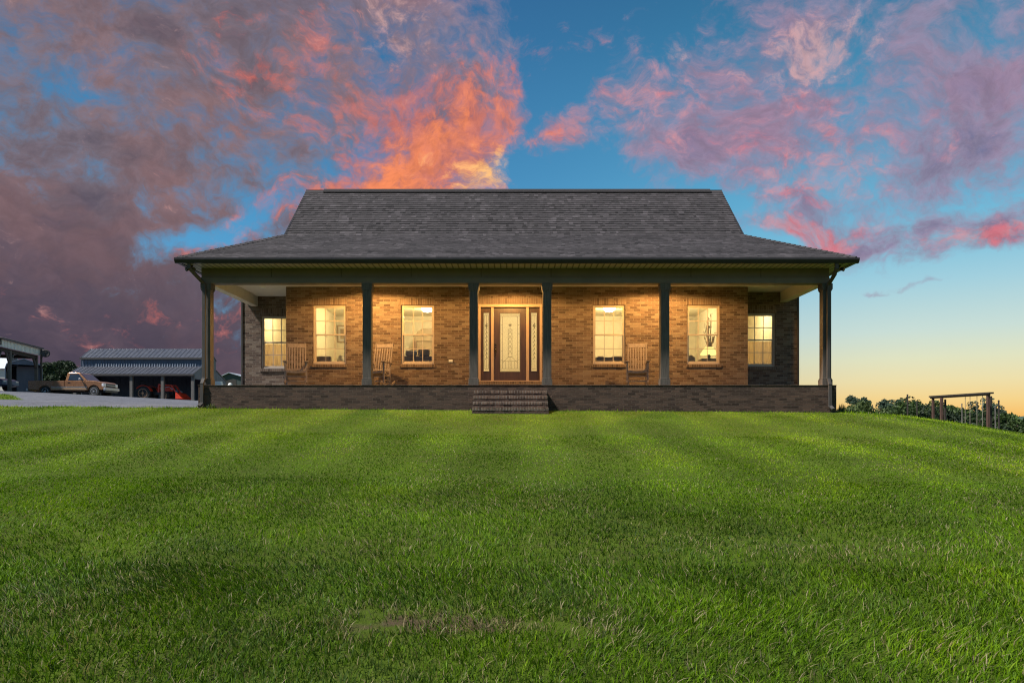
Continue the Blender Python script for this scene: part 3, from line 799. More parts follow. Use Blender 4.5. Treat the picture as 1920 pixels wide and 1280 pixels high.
trn = kg.n('ShaderNodeBsdfTransparent'); trl = kg.n('ShaderNodeBsdfTranslucent'); gls = kg.n('ShaderNodeBsdfGlossy'); mx1 = kg.n('ShaderNodeMixShader'); mx2 = kg.n('ShaderNodeMixShader')
ob = kg.n('ShaderNodeTexCoord').outputs['Object']
trn.inputs[0].default_value = (.9, .9, .86, 1); trl.inputs[0].default_value = (.9, .88, .78, 1); gls.inputs['Roughness'].default_value = .15
kg.put(mx1.inputs[0], kg.mr(kg.noise(ob, 60, 3, .6), .3, .7, .42, .66)); mx2.inputs[0].default_value = .07
lk = mg.node_tree.links; lk.new(trn.outputs[0], mx1.inputs[1]); lk.new(trl.outputs[0], mx1.inputs[2]); lk.new(mx1.outputs[0], mx2.inputs[1]); lk.new(gls.outputs[0], mx2.inputs[2]); lk.new(mx2.outputs[0], og.inputs[0])
M['doorglass'] = mg
def came(b, x0, z0, x1, z1, y, t=.006):
    t *= 1.7
    b.bar((x0, y, z0), (x1, y, z1), .006, t, up=(0, 1, 0)) if False else b.bar((x0, y, z0), (x1, y, z1), t, .006, up=(0, -1, 0))
def rect_came(b, x0, x1, z0, z1, y, t=.006):
    came(b, x0, z0, x0, z1, y, t); came(b, x1, z0, x1, z1, y, t); came(b, x0, z0, x1, z0, y, t); came(b, x0, z1, x1, z1, y, t)
gx0, gx1 = span(937.6, 975.2, DY); gz0, gz1 = zrow(696.4, DY), zrow(586.6, DY)
sx0, sx1 = m1 + .003, m2 - .003
door = panel(sx0, sx1, dz0 + .030, dz1 - f_ - .024, gx0, gx1, gz0, gz1, 'front_door')
b = MB(); yl = DY + .05; xm = (gx0 + gx1) / 2; H_ = gz1 - gz0
rect_came(b, gx0 + .07, gx1 - .07, gz0 + .09, gz1 - .09, yl); rect_came(b, gx0 + .02, gx1 - .02, gz0 + .03, gz1 - .03, yl, .004)
rect_came(b, xm - .055, xm + .055, gz0 + .42, gz1 - .46, yl, .008)
came(b, xm, gz0 + .10, xm, gz0 + .42, yl); came(b, xm, gz1 - .46, xm, gz1 - .36, yl)
for k in range(7):
    t = gz0 + .09 + (H_ - .18) * k / 6.0
    came(b, gx0 + .02, t, gx0 + .07, t, yl, .004); came(b, gx1 - .07, t, gx1 - .02, t, yl, .004)
for k in range(5):
    zc = gz0 + .5 + k * .14; came(b, xm - .055, zc, xm, zc + .07, yl, .005); came(b, xm + .055, zc, xm, zc + .07, yl, .005); came(b, xm, zc + .07, xm - .03, zc + .12, yl, .005); came(b, xm, zc + .07, xm + .03, zc + .12, yl, .005)
for k in range(8):
    a = k * math.pi / 4; zc = gz1 - .34; came(b, xm, zc, xm + .05 * math.cos(a), zc + .05 * math.sin(a), yl, .008)
came(b, gx0 + .07, gz0 + .30, gx1 - .07, gz0 + .30, yl, .005); came(b, xm - .055, gz0 + .42, gx0 + .07, gz0 + .25, yl, .005); came(b, xm + .055, gz0 + .42, gx1 - .07, gz0 + .25, yl, .005)
for k in range(6):
    x = gx0 + .07 + (gx1 - gx0 - .14) * k / 5; came(b, x, gz0 + .09, x, gz0 + .30, yl, .004)
b.build('lead_came', M['lead'], door)
# handle set
hx = (929.2 - 960) / F * DY
b = MB(); b.lathe((hx, DY + .028, zrow(645.5, DY)), [(.034, 0), (.034, -.018), (.018, -.03)], 16, 'y'); b.build('deadbolt', M['bronze'], door)
b = MB(); z0_, z1_ = zrow(669, DY), zrow(652, DY)
b.box(hx - .028, hx + .028, DY + .014, DY + .029, z1_ - .12, z1_ + .02); b.tube([(hx, DY + .014, z1_ - .03), (hx, DY - .035, z1_ - .05), (hx, DY - .045, (z0_ + z1_) / 2 - .03), (hx, DY - .03, z0_ + .03), (hx, DY + .02, z0_)], [.011, .013, .014, .012, .013], 10)
b.build('handle', M['bronze'], door, smooth=True)
for x0, x1, ga, gb in ((dx0 + f_ + .002, m0 - .002, 906.6, 917.3), (m3 + .002, dx1 - f_ - .002, 996.0, 1007.0)):
    g0, g1 = span(ga, gb, DY)
    s_ = panel(x0, x1, dz0 + .030, dz1 - f_ - .024, g0, g1, gz0 + .01, gz1 + .01, 'sidelight')
    b = MB(); xm_ = (g0 + g1) / 2
    rect_came(b, g0 + .022, g1 - .022, gz0 + .08, gz1 - .06, yl, .005)
    for k in range(9):
        zc = gz0 + .35 + k * .12; came(b, xm_ - .035, zc, xm_ + .02, zc + .07, yl, .007); came(b, xm_ + .035, zc + .03, xm_ - .01, zc + .10, yl, .006)
    came(b, xm_, gz0 + .08, xm_, gz1 - .06, yl, .005)
    for k in range(6):
        a = k * math.pi / 3; came(b, xm_, gz1 - .36, xm_ + .045 * math.cos(a), gz1 - .36 + .045 * math.sin(a), yl, .008)
    b.build('lead_came', M['lead'], s_)

# little weatherproof socket cover on the wall
p = P(845, 677, WY)
b = MB(); b.box(p.x - .055, p.x + .055, WY - .012, WY - .001, p.z - .04, p.z + .04); b.box(p.x - .045, p.x + .045, WY - .075, WY - .013, p.z - .015, p.z + .035)
b.build('outlet_cover', M['white'], house, bevel=.006)

# recessed lamps in the porch ceiling; three of them are lit
M['bulb'] = glow_mat('porch bulb', (1.0, .66, .28), 12.0)
def lamp_light(name, loc, watts, col, radius, parent, spot=None):
    l = bpy.data.lights.new(name, 'SPOT' if spot else 'POINT'); l.energy = watts; l.color = col; l.shadow_soft_size = radius
    if spot: l.spot_size = R(spot); l.spot_blend = 0.2
    o = bpy.data.objects.new(name, l); COL.objects.link(o); o.location = loc
    child(o, parent); return o
PORCH_W, PORCH_COL = 440.0, (1.0, .53, .145)
for x, y, on in ((-3.84, 19.0, 1), (-.04, 19.1, .5), (4.06, 19.0, 1), (-7.12, 20.36, 0), (7.3, 20.1, 0)):
    b = MB(); b.lathe((x, y, CE), [(.10, -.001), (.10, -.012), (.078, -.016), (.074, -.004)], 24)
    rl = b.build('recessed_light', M['white'], house)
    b = MB(); b.lathe((x, y, CE), [(.072, -.0035), (.06, -.02), (.03, -.03), (.004, -.032)], 20); b.build('bulb', M['bulb'] if on else M['white'], rl, smooth=True)
    if on: lamp_light('porch_lamp', (x, y, CE - .07), PORCH_W * on, PORCH_COL, .04, rl, 171)

# rooms behind the windows
RC, RF, RD = 3.93, 1.24, 25.4
def room(x0, x1, y0, y1=RD, m=None):
    b = MB()
    b.quad((x0, y1, RF), (x0, y1, RC), (x1, y1, RC), (x1, y1, RF))
    b.quad((x0, y0, RF), (x0, y0, RC), (x0, y1, RC), (x0, y1, RF)); b.quad((x1, y0, RF), (x1, y1, RF), (x1, y1, RC), (x1, y0, RC))
    b.quad((x0, y0, RC), (x1, y0, RC), (x1, y1, RC), (x0, y1, RC))
    o = b.build('interior_wall', m or M['room'], house, fixn=False)
    b = MB(); b.quad((x0, y0, RF), (x0, y1, RF), (x1, y1, RF), (x1, y0, RF)); b.build('interior_floor', M['roomfloor'], house, fixn=False)
    return o
iy = WY + .17
room(-6.24, -3.92, iy); room(-3.90, -1.12, iy); room(-1.10, 1.02, iy); room(1.04, 4.28, iy); room(4.30, 6.52, iy)
room(OL + .17, ML - .02, LY + .17); room(MR + .02, OR - .17, RY + .17)
M['lampglass'] = glow_mat('lit lamp bowl', (1.0, .86, .60), 20.0)
RCOL = (1.0, .77, .40)
def ceiling_lamp(x, y, watts, z=RC, vis=True):
    b = MB(); b.lathe((x, y, z), [(.07, -.002), (.07, -.03), (.19, -.04), (.20, -.055)], 20); cl = b.build('ceiling_lamp', M['white'], house)
    b = MB(); b.lathe((x, y, z), [(.195, -.056), (.185, -.10), (.13, -.15), (.03, -.175)], 20); b.build('lamp_bowl', M['lampglass'], cl, smooth=True)
    lamp_light('room_lamp', (x, y, z - .36), watts, RCOL, .14, cl)
q = P(801, 582, 23.4); ceiling_lamp(q.x, 23.4, 71, q.z + .12); q = P(1142.3, 581.5, 23.4); ceiling_lamp(q.x, 23.4, 83, q.z + .12)
ceiling_lamp(-4.9, 23.2, 58); ceiling_lamp(5.3, 23.4, 46); ceiling_lamp(0, 23.0, 78); ceiling_lamp(-7.25, 23.6, 32); ceiling_lamp(7.5, 23.2, 30)

# ------------------------------------------------------------------ rocking chairs on the porch (built at the origin, facing -y)
def rocking_chair(label):
    t = thing('rocking_chair', label, 'rocking chair', group='rocking chairs on the porch')
    wd = M['chair']; hw = .262
    for s in (-1, 1):
        b = MB(); pts = [(s * hw, -.44 + .96 * k / 12, .035 + .16 * ((k / 12 - .46) / .54) ** 2 * (1.0 if k > 5 else .9)) for k in range(13)]
        for p, q in zip(pts[:-1], pts[1:]): b.bar(p, q, .032, .046)
        b.build('rocker', wd, t)
        b = MB(); b.bar((s * hw, -.27, .07), (s * hw, -.265, .635), .042, .042, up=(0, -1, 0)); b.build('front_leg', wd, t, bevel=.006)
        b = MB(); b.bar((s * (hw - .03), .20, .06), (s * (hw - .03), .24, .46), .04, .04, up=(0, -1, 0)); b.bar((s * (hw - .03), .242, .455), (s * (hw - .025), .46, 1.20), .038, .034, up=(0, -1, 0), w2=.03, h2=.028); b.build('back_post', wd, t, bevel=.005)
        b = MB(); b.prism([(s * (hw + .055), -.36), (s * (hw + .05), -.2), (s * (hw + .03), .34), (s * (hw - .035), .34), (s * (hw - .04), -.2), (s * (hw - .05), -.36)], .636, .664, 'xy'); b.build('armrest', wd, t, bevel=.008)
        for z in (.19, .30):
            b = MB(); b.tube([(s * hw, -.26, z), (s * (hw - .03), .21, z)], .012, 8); b.build('side_rung', wd, t)
    b = MB(); n = 9
    for k in range(n):
        y = -.29 + k * .062; z = .425 - .10 * (k / n) - .018 * math.sin(math.pi * k / n)
        b.bar((-hw + .025, y, z), (hw - .025, y, z), .05, .020, up=(0, -.2, 1))
    b.build('seat', wd, t, bevel=.004)
    b = MB()
    n = 10
    for z, d in ((.405, .05),):
        for k in range(n):
            x0, x1 = -hw + .02 + (2 * hw - .04) * k / n, -hw + .02 + (2 * hw - .04) * (k + 1) / n
            f = lambda x: z - .028 * (1 - (x / hw) ** 2)
            b.bar((x0, -.315, f(x0)), (x1, -.315, f(x1)), .024, d)
    b.build('seat_rail', wd, t)
    for z in (.15, .27):
        b = MB(); b.tube([(-hw, -.268, z), (hw, -.268, z)], .0125, 8); b.build('front_rung', wd, t)
    def bk(z): return .235 + (z - .42) * .29
    b = MB(); b.bar((-hw + .045, bk(1.125), 1.125), (hw - .045, bk(1.125), 1.125), .026, .11, up=(0, .27, 1)); b.build('top_rail', wd, t, bevel=.006)
    b = MB(); b.bar((-hw + .045, bk(.47), .47), (hw - .045, bk(.47), .47), .026, .06, up=(0, .27, 1)); b.build('bottom_rail', wd, t, bevel=.004)
    for k in range(6):
        x = -.172 + k * .0688
        b = MB(); b.bar((x, bk(.50), .50), (x, bk(1.07), 1.07), .034, .012, up=(0, -1, .2)); b.build('slat', wd, t)
    return t
def chair_at(t, px, d, deg): place(t, ((px - 960) / F * d, d, FL), R(deg)); t.scale = (1.04, 1.0, 1.05)
ch = rocking_chair('pale rocking chair facing forward beside the third lit window')
chair_at(ch, 1195, 19.32, -9)
c2 = copy_tree(ch); c2['label'] = 'shaded grey rocking chair in front of the left corner of the wall'; chair_at(c2, 555, 19.32, 16)
c3 = copy_tree(ch); c3['label'] = 'turned rocking chair half hidden behind a porch post'; chair_at(c3, 709, 19.42, -12)

# ------------------------------------------------------------------ furniture seen through the windows
def at_row(px, row, d): return P(px, row, d)
sofa = thing('sofa', 'dark low sofa seen from behind in the window left of the door', 'sofa', (-2.7, 21.35, RF))
b = MB(); b.box(-3.55, -1.85, 21.2, 21.36, RF + .08, RF + .86); b.build('backrest', M['sofa'], sofa, bevel=.03)
b = MB(); b.box(-3.55, -1.85, 21.37, 22.1, RF + .08, RF + .42); b.build('seat', M['sofa'], sofa, bevel=.03)
for x in (-3.67, -1.73):
    b = MB(); b.box(x - .11, x + .11, 21.2, 22.1, RF + .08, RF + .62); b.build('armrest', M['sofa'], sofa, bevel=.03)
for i, (x, h) in enumerate(((-3.0, .16), (-2.62, .20), (-2.2, .13))):
    b = MB(); b.box(x - .17, x + .17, 21.22, 21.34, RF + .865, RF + .865 + h); o = b.build('cushion', M['tan'] if i != 1 else M['sofa'], None, bevel=.04)
    tag(o, ['tan cushion on the left end of the dark sofa back', 'dark cushion in the middle of the sofa back', 'low tan cushion on the right end of the sofa back'][i], 'cushion', 'cushions on the sofa')
hut = thing('hutch', 'arched pale wooden hutch against the back wall behind the dark sofa', 'cabinet', (-2.75, 25.0, RF))
M['palewood'] = plain('pale wood', (.36, .27, .15), .6, var=.15)
b = MB(); b.box(-3.45, -2.15, 24.8, 25.3, RF, RF + 1.05); b.build('base', M['wood'], hut, bevel=.01)
b = MB(); b.box(-3.4, -2.2, 25.0, 25.3, RF + 1.055, RF + 1.75); b.build('shelf_back', M['palewood'], hut)
b = MB(); b.prism([(-3.45, RF + 1.755), (-2.15, RF + 1.755), (-2.3, RF + 2.1), (-2.5, RF + 2.2), (-3.1, RF + 2.2), (-3.3, RF + 2.1)], 24.95, 25.3); b.build('arched_top', M['palewood'], hut)
for x in (-3.38, -2.2):
    b = MB(); b.box(x - .04, x + .04, 24.9, 24.995, RF + 1.06, RF + 1.75); b.build('side_post', M['wood'], hut)
chest = thing('chest', 'dark brown chest under the ceiling lamp in the window right of the door', 'chest', (2.95, 22.4, RF))
b = MB(); b.box(2.60, 3.55, 22.0, 22.6, RF + .06, RF + .86); b.build('body', M['sofa'], chest, bevel=.01)
b = MB(); b.box(2.57, 3.58, 21.98, 22.62, RF + .862, RF + .90); b.build('top', M['wood'], chest, bevel=.008)
for x in (2.84, 3.31):
    for z in (.25, .55):
        b = MB(); b.box(x - .21, x + .21, 21.985, 21.998, RF + z - .11, RF + z + .13); dr = b.build('drawer', M['sofa'], chest)
        b = MB(); b.tube([(x - .06, 21.975, RF + z), (x + .06, 21.975, RF + z)], .008, 6); b.build('handle', M['bronze'], dr)
for x, w_, l in ((2.75, .09, 'short pale book stack on the left of the brown chest'), (3.25, .16, 'long pale book stack on the right of the brown chest')):
    b = MB(); b.box(x - w_, x + w_, 22.1, 22.35, RF + .902, RF + .925); b.box(x - w_ * .9, x + w_ * .8, 22.11, 22.34, RF + .926, RF + .945)
    tag(b.build('book_stack', M['palewood'], None), l, 'books')
# armchair, lamp and dry branches in the far right window
ac = thing('armchair', 'mottled armchair in the bottom of the rightmost front window', 'armchair', (5.3, 21.6, RF))
b = MB(); b.prism([(4.98, RF + .35), (5.50, RF + .35), (5.52, RF + .85), (5.40, RF + .93), (5.16, RF + .80), (4.98, RF + .66)], 21.5, 21.66); b.build('backrest', M['sofa'], ac, bevel=.03)
b = MB(); b.box(4.98, 5.52, 21.67, 22.2, RF + .1, RF + .45); b.build('seat', M['palewood'], ac, bevel=.04)
cab = thing('side_cabinet', 'dark narrow cabinet under the glowing lamp', 'cabinet', (5.95, 21.7, RF))
b = MB(); b.box(5.72, 6.2, 21.5, 21.95, RF, RF + .78); b.build('body', M['sofa'], cab, bevel=.008)
b = MB(); b.box(5.70, 6.22, 21.48, 21.97, RF + .782, RF + .81); b.build('top', M['wood'], cab)
tl = thing('table_lamp', 'table lamp with glowing yellow shade on the dark cabinet', 'lamp', (5.98, 21.7, RF + .81))
b = MB(); b.lathe((5.98, 21.7, RF + .812), [(.08, 0), (.085, .02), (.03, .05), (.05, .10), (.02, .17), (.012, .20)], 16); b.build('base', M['bronze'], tl)
M['shade'] = glow_mat('lamp shade', (1.0, .78, .22), 1.15)
b = MB(); b.lathe((5.98, 21.7, RF + .812), [(.27, .14), (.20, .24), (.12, .36)], 20); b.build('lamp_shade', M['shade'], tl, smooth=False)
lamp_light('lamp_bulb', (5.98, 21.55, RF + 1.3), 3.0, RCOL, .05, tl)
vs = thing('branch_vase', 'tall vase of dry dark branches behind the glowing lamp', 'vase', (6.22, 22.5, RF))
b = MB(); b.lathe((6.22, 22.5, RF), [(.12, 0), (.16, .3), (.10, .7), (.12, .9)], 16); b.build('vase', M['wood'], vs)
b = MB()
for k in range(26):
    a = rng.uniform(0, 6.28); r_ = rng.uniform(.02, .22); h = rng.uniform(1.3, 2.2)
    p0 = Vector((6.22, 22.5, RF + .8)); p1 = p0 + Vector((r_ * math.cos(a) * .5, r_ * math.sin(a) * .5, h * .4)); p2 = p0 + Vector((r_ * math.cos(a), r_ * math.sin(a), h - .6))
    b.tube([p0, p1, p2], [.012, .009, .004], 5)
    for j in range(8):
        p = p1.lerp(p2, rng.uniform(.1, 1)); d = Vector(rng.normal(0, .022, 3)); e = Vector(rng.normal(0, .022, 3)); b.quad(p, p + d, p + d + e, p + e)
b.build('branches', M['palewood'], vs, fixn=False)
# bedroom window on the left: chair, picture, wall lamp
ar = thing('armchair', 'dark armchair low in the leftmost front window', 'armchair', (-5.6, 21.4, RF))
b = MB(); b.box(-5.95, -5.42, 21.35, 21.5, RF + .3, RF + .87); b.build('backrest', M['sofa'], ar, bevel=.03)
b = MB(); b.box(-5.95, -5.42, 21.51, 22.0, RF + .05, RF + .42); b.build('seat', M['sofa'], ar, bevel=.03)
def picture(x, y, z, w_, h, label, rot=0):
    t = thing('picture', label, 'picture', (x, y, z))
    for xa, xb, za, zb in ((-w_ / 2, -w_ / 2 + .04, -h / 2, h / 2), (w_ / 2 - .04, w_ / 2, -h / 2, h / 2), (-w_ / 2 + .04, w_ / 2 - .04, -h / 2, -h / 2 + .04), (-w_ / 2 + .04, w_ / 2 - .04, h / 2 - .04, h / 2)):
        pass
    b = MB(); b.box(x - w_ / 2, x + w_ / 2, y - .03, y, z - h / 2, z + h / 2); b.build('frame', M['palewood'], t, bevel=.008)
    b = MB(); b.box(x - w_ / 2 + .05, x + w_ / 2 - .05, y - .034, y - .031, z - h / 2 + .05, z + h / 2 - .05); b.build('mount', M['cream'], t)
    b = MB(); b.box(x - w_ / 2 + .12, x + w_ / 2 - .12, y - .038, y - .035, z - h / 2 + .13, z + h / 2 - .13); b.build('print', M['palewood'], t)
q = P(599, 626, RD); picture(-6.0, RD - .005, q.z, .42, .62, 'tall framed picture high on the wall of the leftmost front room')
q = P(619, 659, RD)
b = MB(); b.prism([(q.x - .14, q.z - .06), (q.x + .14, q.z - .06), (q.x + .08, q.z + .04), (q.x, q.z + .08), (q.x - .08, q.z + .04)], RD - .10, RD - .01)
tag(b.build('wall_shelf', M['wood'], None), 'small dark arched wall shelf seen in the leftmost front window', 'shelf')
q = P(639, 673, 22.5)
nl_ = thing('night_lamp', 'little pale lamp low in the right corner of the leftmost front window', 'lamp', (q.x, 22.5, RF + .70))
b = MB(); b.lathe((q.x, 22.5, RF + .70), [(.06, 0), (.02, .04), (.02, .14)], 12); b.build('base', M['wood'], nl_)
b = MB(); b.lathe((q.x, 22.5, RF + .70), [(.12, .13), (.07, .30)], 16); b.build('lamp_shade', M['cream'], nl_)
ns = thing('nightstand', 'small brown nightstand carrying the little pale lamp', 'nightstand', (q.x, 22.5, RF))
b = MB(); b.box(q.x - .22, q.x + .22, 22.3, 22.7, RF + .2, RF + .698); b.build('body', M['wood'], ns)
for sx_ in (-.19, .19):
    for sy_ in (22.33, 22.67):
        b = MB(); b.box(q.x + sx_ - .02, q.x + sx_ + .02, sy_ - .02, sy_ + .02, RF, RF + .199); b.build('leg', M['wood'], ns)
q = P(503, 625, RD); picture(q.x, RD - .005, q.z, .40, .60, 'upper framed picture in the left wing window'); picture(q.x, RD - .005, q.z - .85, .40, .60, 'lower framed picture in the left wing window')
# curtains that cover the wing windows' lower sash
M['curtain'] = leaf_mat('curtain', (.78, .60, .36), (.82, .64, .40), .75)
for nm, (x0, x1, z0, z1, y) in (('left', wl), ('right', wr)):
    t = MB(); n = 40
    zc0, zc1 = z0 + .02, (z0 + z1) / 2 - .02
    for k in range(n):
        xa, xb = x0 + (x1 - x0) * k / n, x0 + (x1 - x0) * (k + 1) / n
        f = lambda x: y + .26 + .018 * math.sin(x * 46)
        t.quad((xa, f(xa), zc0 - .1), (xb, f(xb), zc0 - .1), (xb, f(xb), zc1), (xa, f(xa), zc1))
    o = t.build('cafe_curtain', M['curtain'], None, smooth=True, fixn=False)
    tag(o, 'tan half curtain across the lower sash of the %s wing window' % nm, 'curtain', 'half curtains in the wing windows')

# ------------------------------------------------------------------ pickup truck (x forward, right side towards the viewer)
def wheel_parts(t, c, r, w_, side, rimmat, spokes=5, name='wheel', rr=.62):
    c = Vector(c)
    b = MB(); b.lathe(c, [(r * .6, -w_ / 2), (r * .93, -w_ / 2), (r, -w_ * .35), (r, w_ * .35), (r * .93, w_ / 2), (r * .6, w_ / 2)], 32, 'y'); wh = b.build(name, M['tyre'], t)
    b = MB(); o_ = side * (w_ / 2 + .002)
    b.lathe(c, [(r * rr, o_ - side * .05), (r * rr, o_), (r * rr * .9, o_ + side * .006), (r * rr * .84, o_ - side * .03)], 28, 'y')
    for k in range(spokes):
        a = 2 * math.pi * k / spokes; d = Vector((math.cos(a), 0, math.sin(a)))
        b.bar(c + Vector((0, o_ - side * .012, 0)), c + d * r * rr * .9 + Vector((0, o_ - side * .012, 0)), r * .22, .02, up=(0, side, 0), w2=r * .15)
    b.lathe(c, [(r * .17, o_ - side * .02), (r * .17, o_ + side * .01), (r * .10, o_ + side * .016)], 16, 'y')
    b.build('rim', rimmat, wh, fixn=True)
    return wh
def arch(cx_, r, z0, n=10):
    a0 = math.asin(max(-1, min(1, (z0 - .40) / r)))
    return [(cx_ + r * math.cos(a0 + (math.pi - 2 * a0) * k / n), .40 + r * math.sin(a0 + (math.pi - 2 * a0) * k / n)) for k in range(n + 1)]
def pickup():
    t = thing('pickup_truck', 'bronze single cab pickup truck with tan lower stripe parked on the gravel', 'pickup truck')
    hw = .96; rx, fx = 1.25, 4.85; pm, sm = M['paint_truck'], M['stripe_truck']
    # front body with the hood
    prof = [(4.38, .46), (4.22, .46), (4.22, 1.16), (4.42, 1.20), (4.85, 1.17), (5.35, 1.09), (5.54, 1.00), (5.60, .84), (5.58, .52), (5.36, .50)] + arch(fx, .44, .50)
    b = MB(); b.prism(prof, -hw, hw); b.build('front_body', pm, t, bevel=.03)
    # cab below the windows
    b = MB(); b.prism([(2.70, .42), (4.215, .42), (4.215, 1.16), (2.70, 1.16)], -hw, hw); b.build('cab', pm, t, bevel=.015)
    b = MB(); gh = [(2.74, 1.163), (4.38, 1.163), (3.74, 1.74), (3.52, 1.79), (2.94, 1.79), (2.82, 1.74)]
    n = len(gh); vs = []
    for s in (-1, 1):
        for x, z in gh: vs.append((x, s * (hw - .03 - (z - 1.163) * .22), z))
    fs = [tuple(range(n)), tuple(range(2 * n - 1, n - 1, -1))] + [(i, (i + 1) % n, (i + 1) % n + n, i + n) for i in range(n)]
    b.add(vs, fs); b.build('cab_roof', pm, t, bevel=.03)
    for s in (-1, 1):
        def sp(x, z, o=.006): return (x, s * (hw - .03 - (z - 1.163) * .22 + o), z)
        b = MB(); q = [sp(2.94, 1.20), sp(4.12, 1.20), sp(3.68, 1.68), sp(3.04, 1.68)]; q2 = [sp(x, z, -.02) for x, z in ((2.94, 1.20), (4.12, 1.20), (3.68, 1.68), (3.04, 1.68))]
        b.add(q + q2, [(0, 1, 2, 3), (7, 6, 5, 4), (0, 4, 5, 1), (1, 5, 6, 2), (2, 6, 7, 3), (3, 7, 4, 0)]); b.build('side_window', M['carglass'], t)
        b = MB(); b.prism([(2.86, .50), (4.14, .50), (4.14, 1.15), (2.86, 1.15)], s * (hw + .001), s * (hw + .012)); dr = b.build('door', pm, t, bevel=.006)
        b = MB(); b.box(2.94, 3.12, s * (hw + .013), s * (hw + .03), 1.02, 1.065); b.build('handle', M['black'], dr)
        b = MB(); b.box(1.74, 4.36, s * (hw + .014), s * (hw + .030), .50, .70); b.build('stripe', sm, t, bevel=.005)
        b = MB(); b.box(1.74, 4.38, s * (hw + .031), s * (hw + .045), .70, .735); b.build('trim_strip', M['chrome'], t)
        b = MB(); b.bar((3.97, s * (hw - .02), 1.20), (3.94, s * (hw + .16), 1.25), .05, .04); mr_ = b.build('mirror', M['black'], t)
        b = MB(); b.box(3.88, 4.00, s * (hw + .10), s * (hw + .27), 1.19, 1.36); b.build('mirror_shell', M['chrome'], mr_, bevel=.03)
    b = MB(); a0, a1 = (4.34, 1.19), (3.77, 1.71)
    w0, w1 = hw - .10, hw - .22; nx = .012
    b.quad((a0[0] + nx, -w0, a0[1] + nx), (a0[0] + nx, w0, a0[1] + nx), (a1[0] + nx, w1, a1[1] + nx), (a1[0] + nx, -w1, a1[1] + nx)); b.build('windscreen', M['carglass'], t, fixn=False)
    b = MB(); b.quad((2.725, -hw + .2, 1.22), (2.725, hw - .2, 1.22), (2.79, hw - .25, 1.66), (2.79, -hw + .25, 1.66)); b.build('rear_window', M['carglass'], t, fixn=False)
    # bed: two sides, floor, tailgate
    bp = [(0.05, .52), (0.05, 1.17), (2.66, 1.17), (2.66, .46), (1.72, .46)] + arch(rx, .44, .46)[0:11] + [(.76, .50)]
    for s in (-1, 1):
        b = MB(); b.prism(bp, s * hw, s * (hw - .10)); b.build('bed_side', pm, t, bevel=.012)
    b = MB(); b.box(.06, 2.65, -hw + .10, hw - .10, .66, .72); b.box(2.60, 2.66, -hw + .1, hw - .1, .72, 1.16); b.build('bed', pm, t)
    b = MB(); b.box(.0, .06, -hw + .02, hw - .02, .60, 1.16); b.build('tailgate', pm, t, bevel=.015)
    b = MB(); b.box(-.16, -.01, -hw, hw, .42, .60); b.build('rear_bumper', M['chrome'], t, bevel=.02)
    b = MB(); b.box(5.56, 5.74, -hw, hw, .46, .68); b.build('front_bumper', M['chrome'], t, bevel=.03)
    b = MB(); b.box(5.50, 5.66, -hw + .1, hw - .1, .34, .455); b.build('air_dam', M['black'], t)
    b = MB(); b.box(5.56, 5.61, -.62, .62, .72, .98); gr = b.build('grille', M['black'], t, bevel=.01)
    b = MB(); b.box(5.612, 5.635, -.62, .62, .83, .875); b.build('grille_bar', M['chrome'], gr)
    for s in (-1, 1):
        b = MB(); b.box(5.44, 5.60, s * .64, s * (hw + .004), .76, .98); b.build('headlight', M['lens'], t, bevel=.02)
        b = MB(); b.box(5.48, 5.605, s * .64, s * (hw + .002), .70, .752); b.build('turn_signal', M['stripe_truck'], t, bevel=.01)
        for x in (rx, fx): wheel_parts(t, (x, s * (hw - .15), .385), .385, .26, s, M['chrome'])
    b = MB(); b.box(.3, 5.3, -.5, .5, .34, .44); b.tube([(rx, -.7, .385), (rx, .7, .385)], .06, 8); b.tube([(fx, -.7, .385), (fx, .7, .385)], .05, 8); b.build('chassis', M['black'], t)
    return t
TD = 54.0
tx = (52.0 - 960) / F * (TD - .96)
tk = pickup()
place(tk, (tx, TD, P(0, 743.0, TD - .96).z), R(0.6))

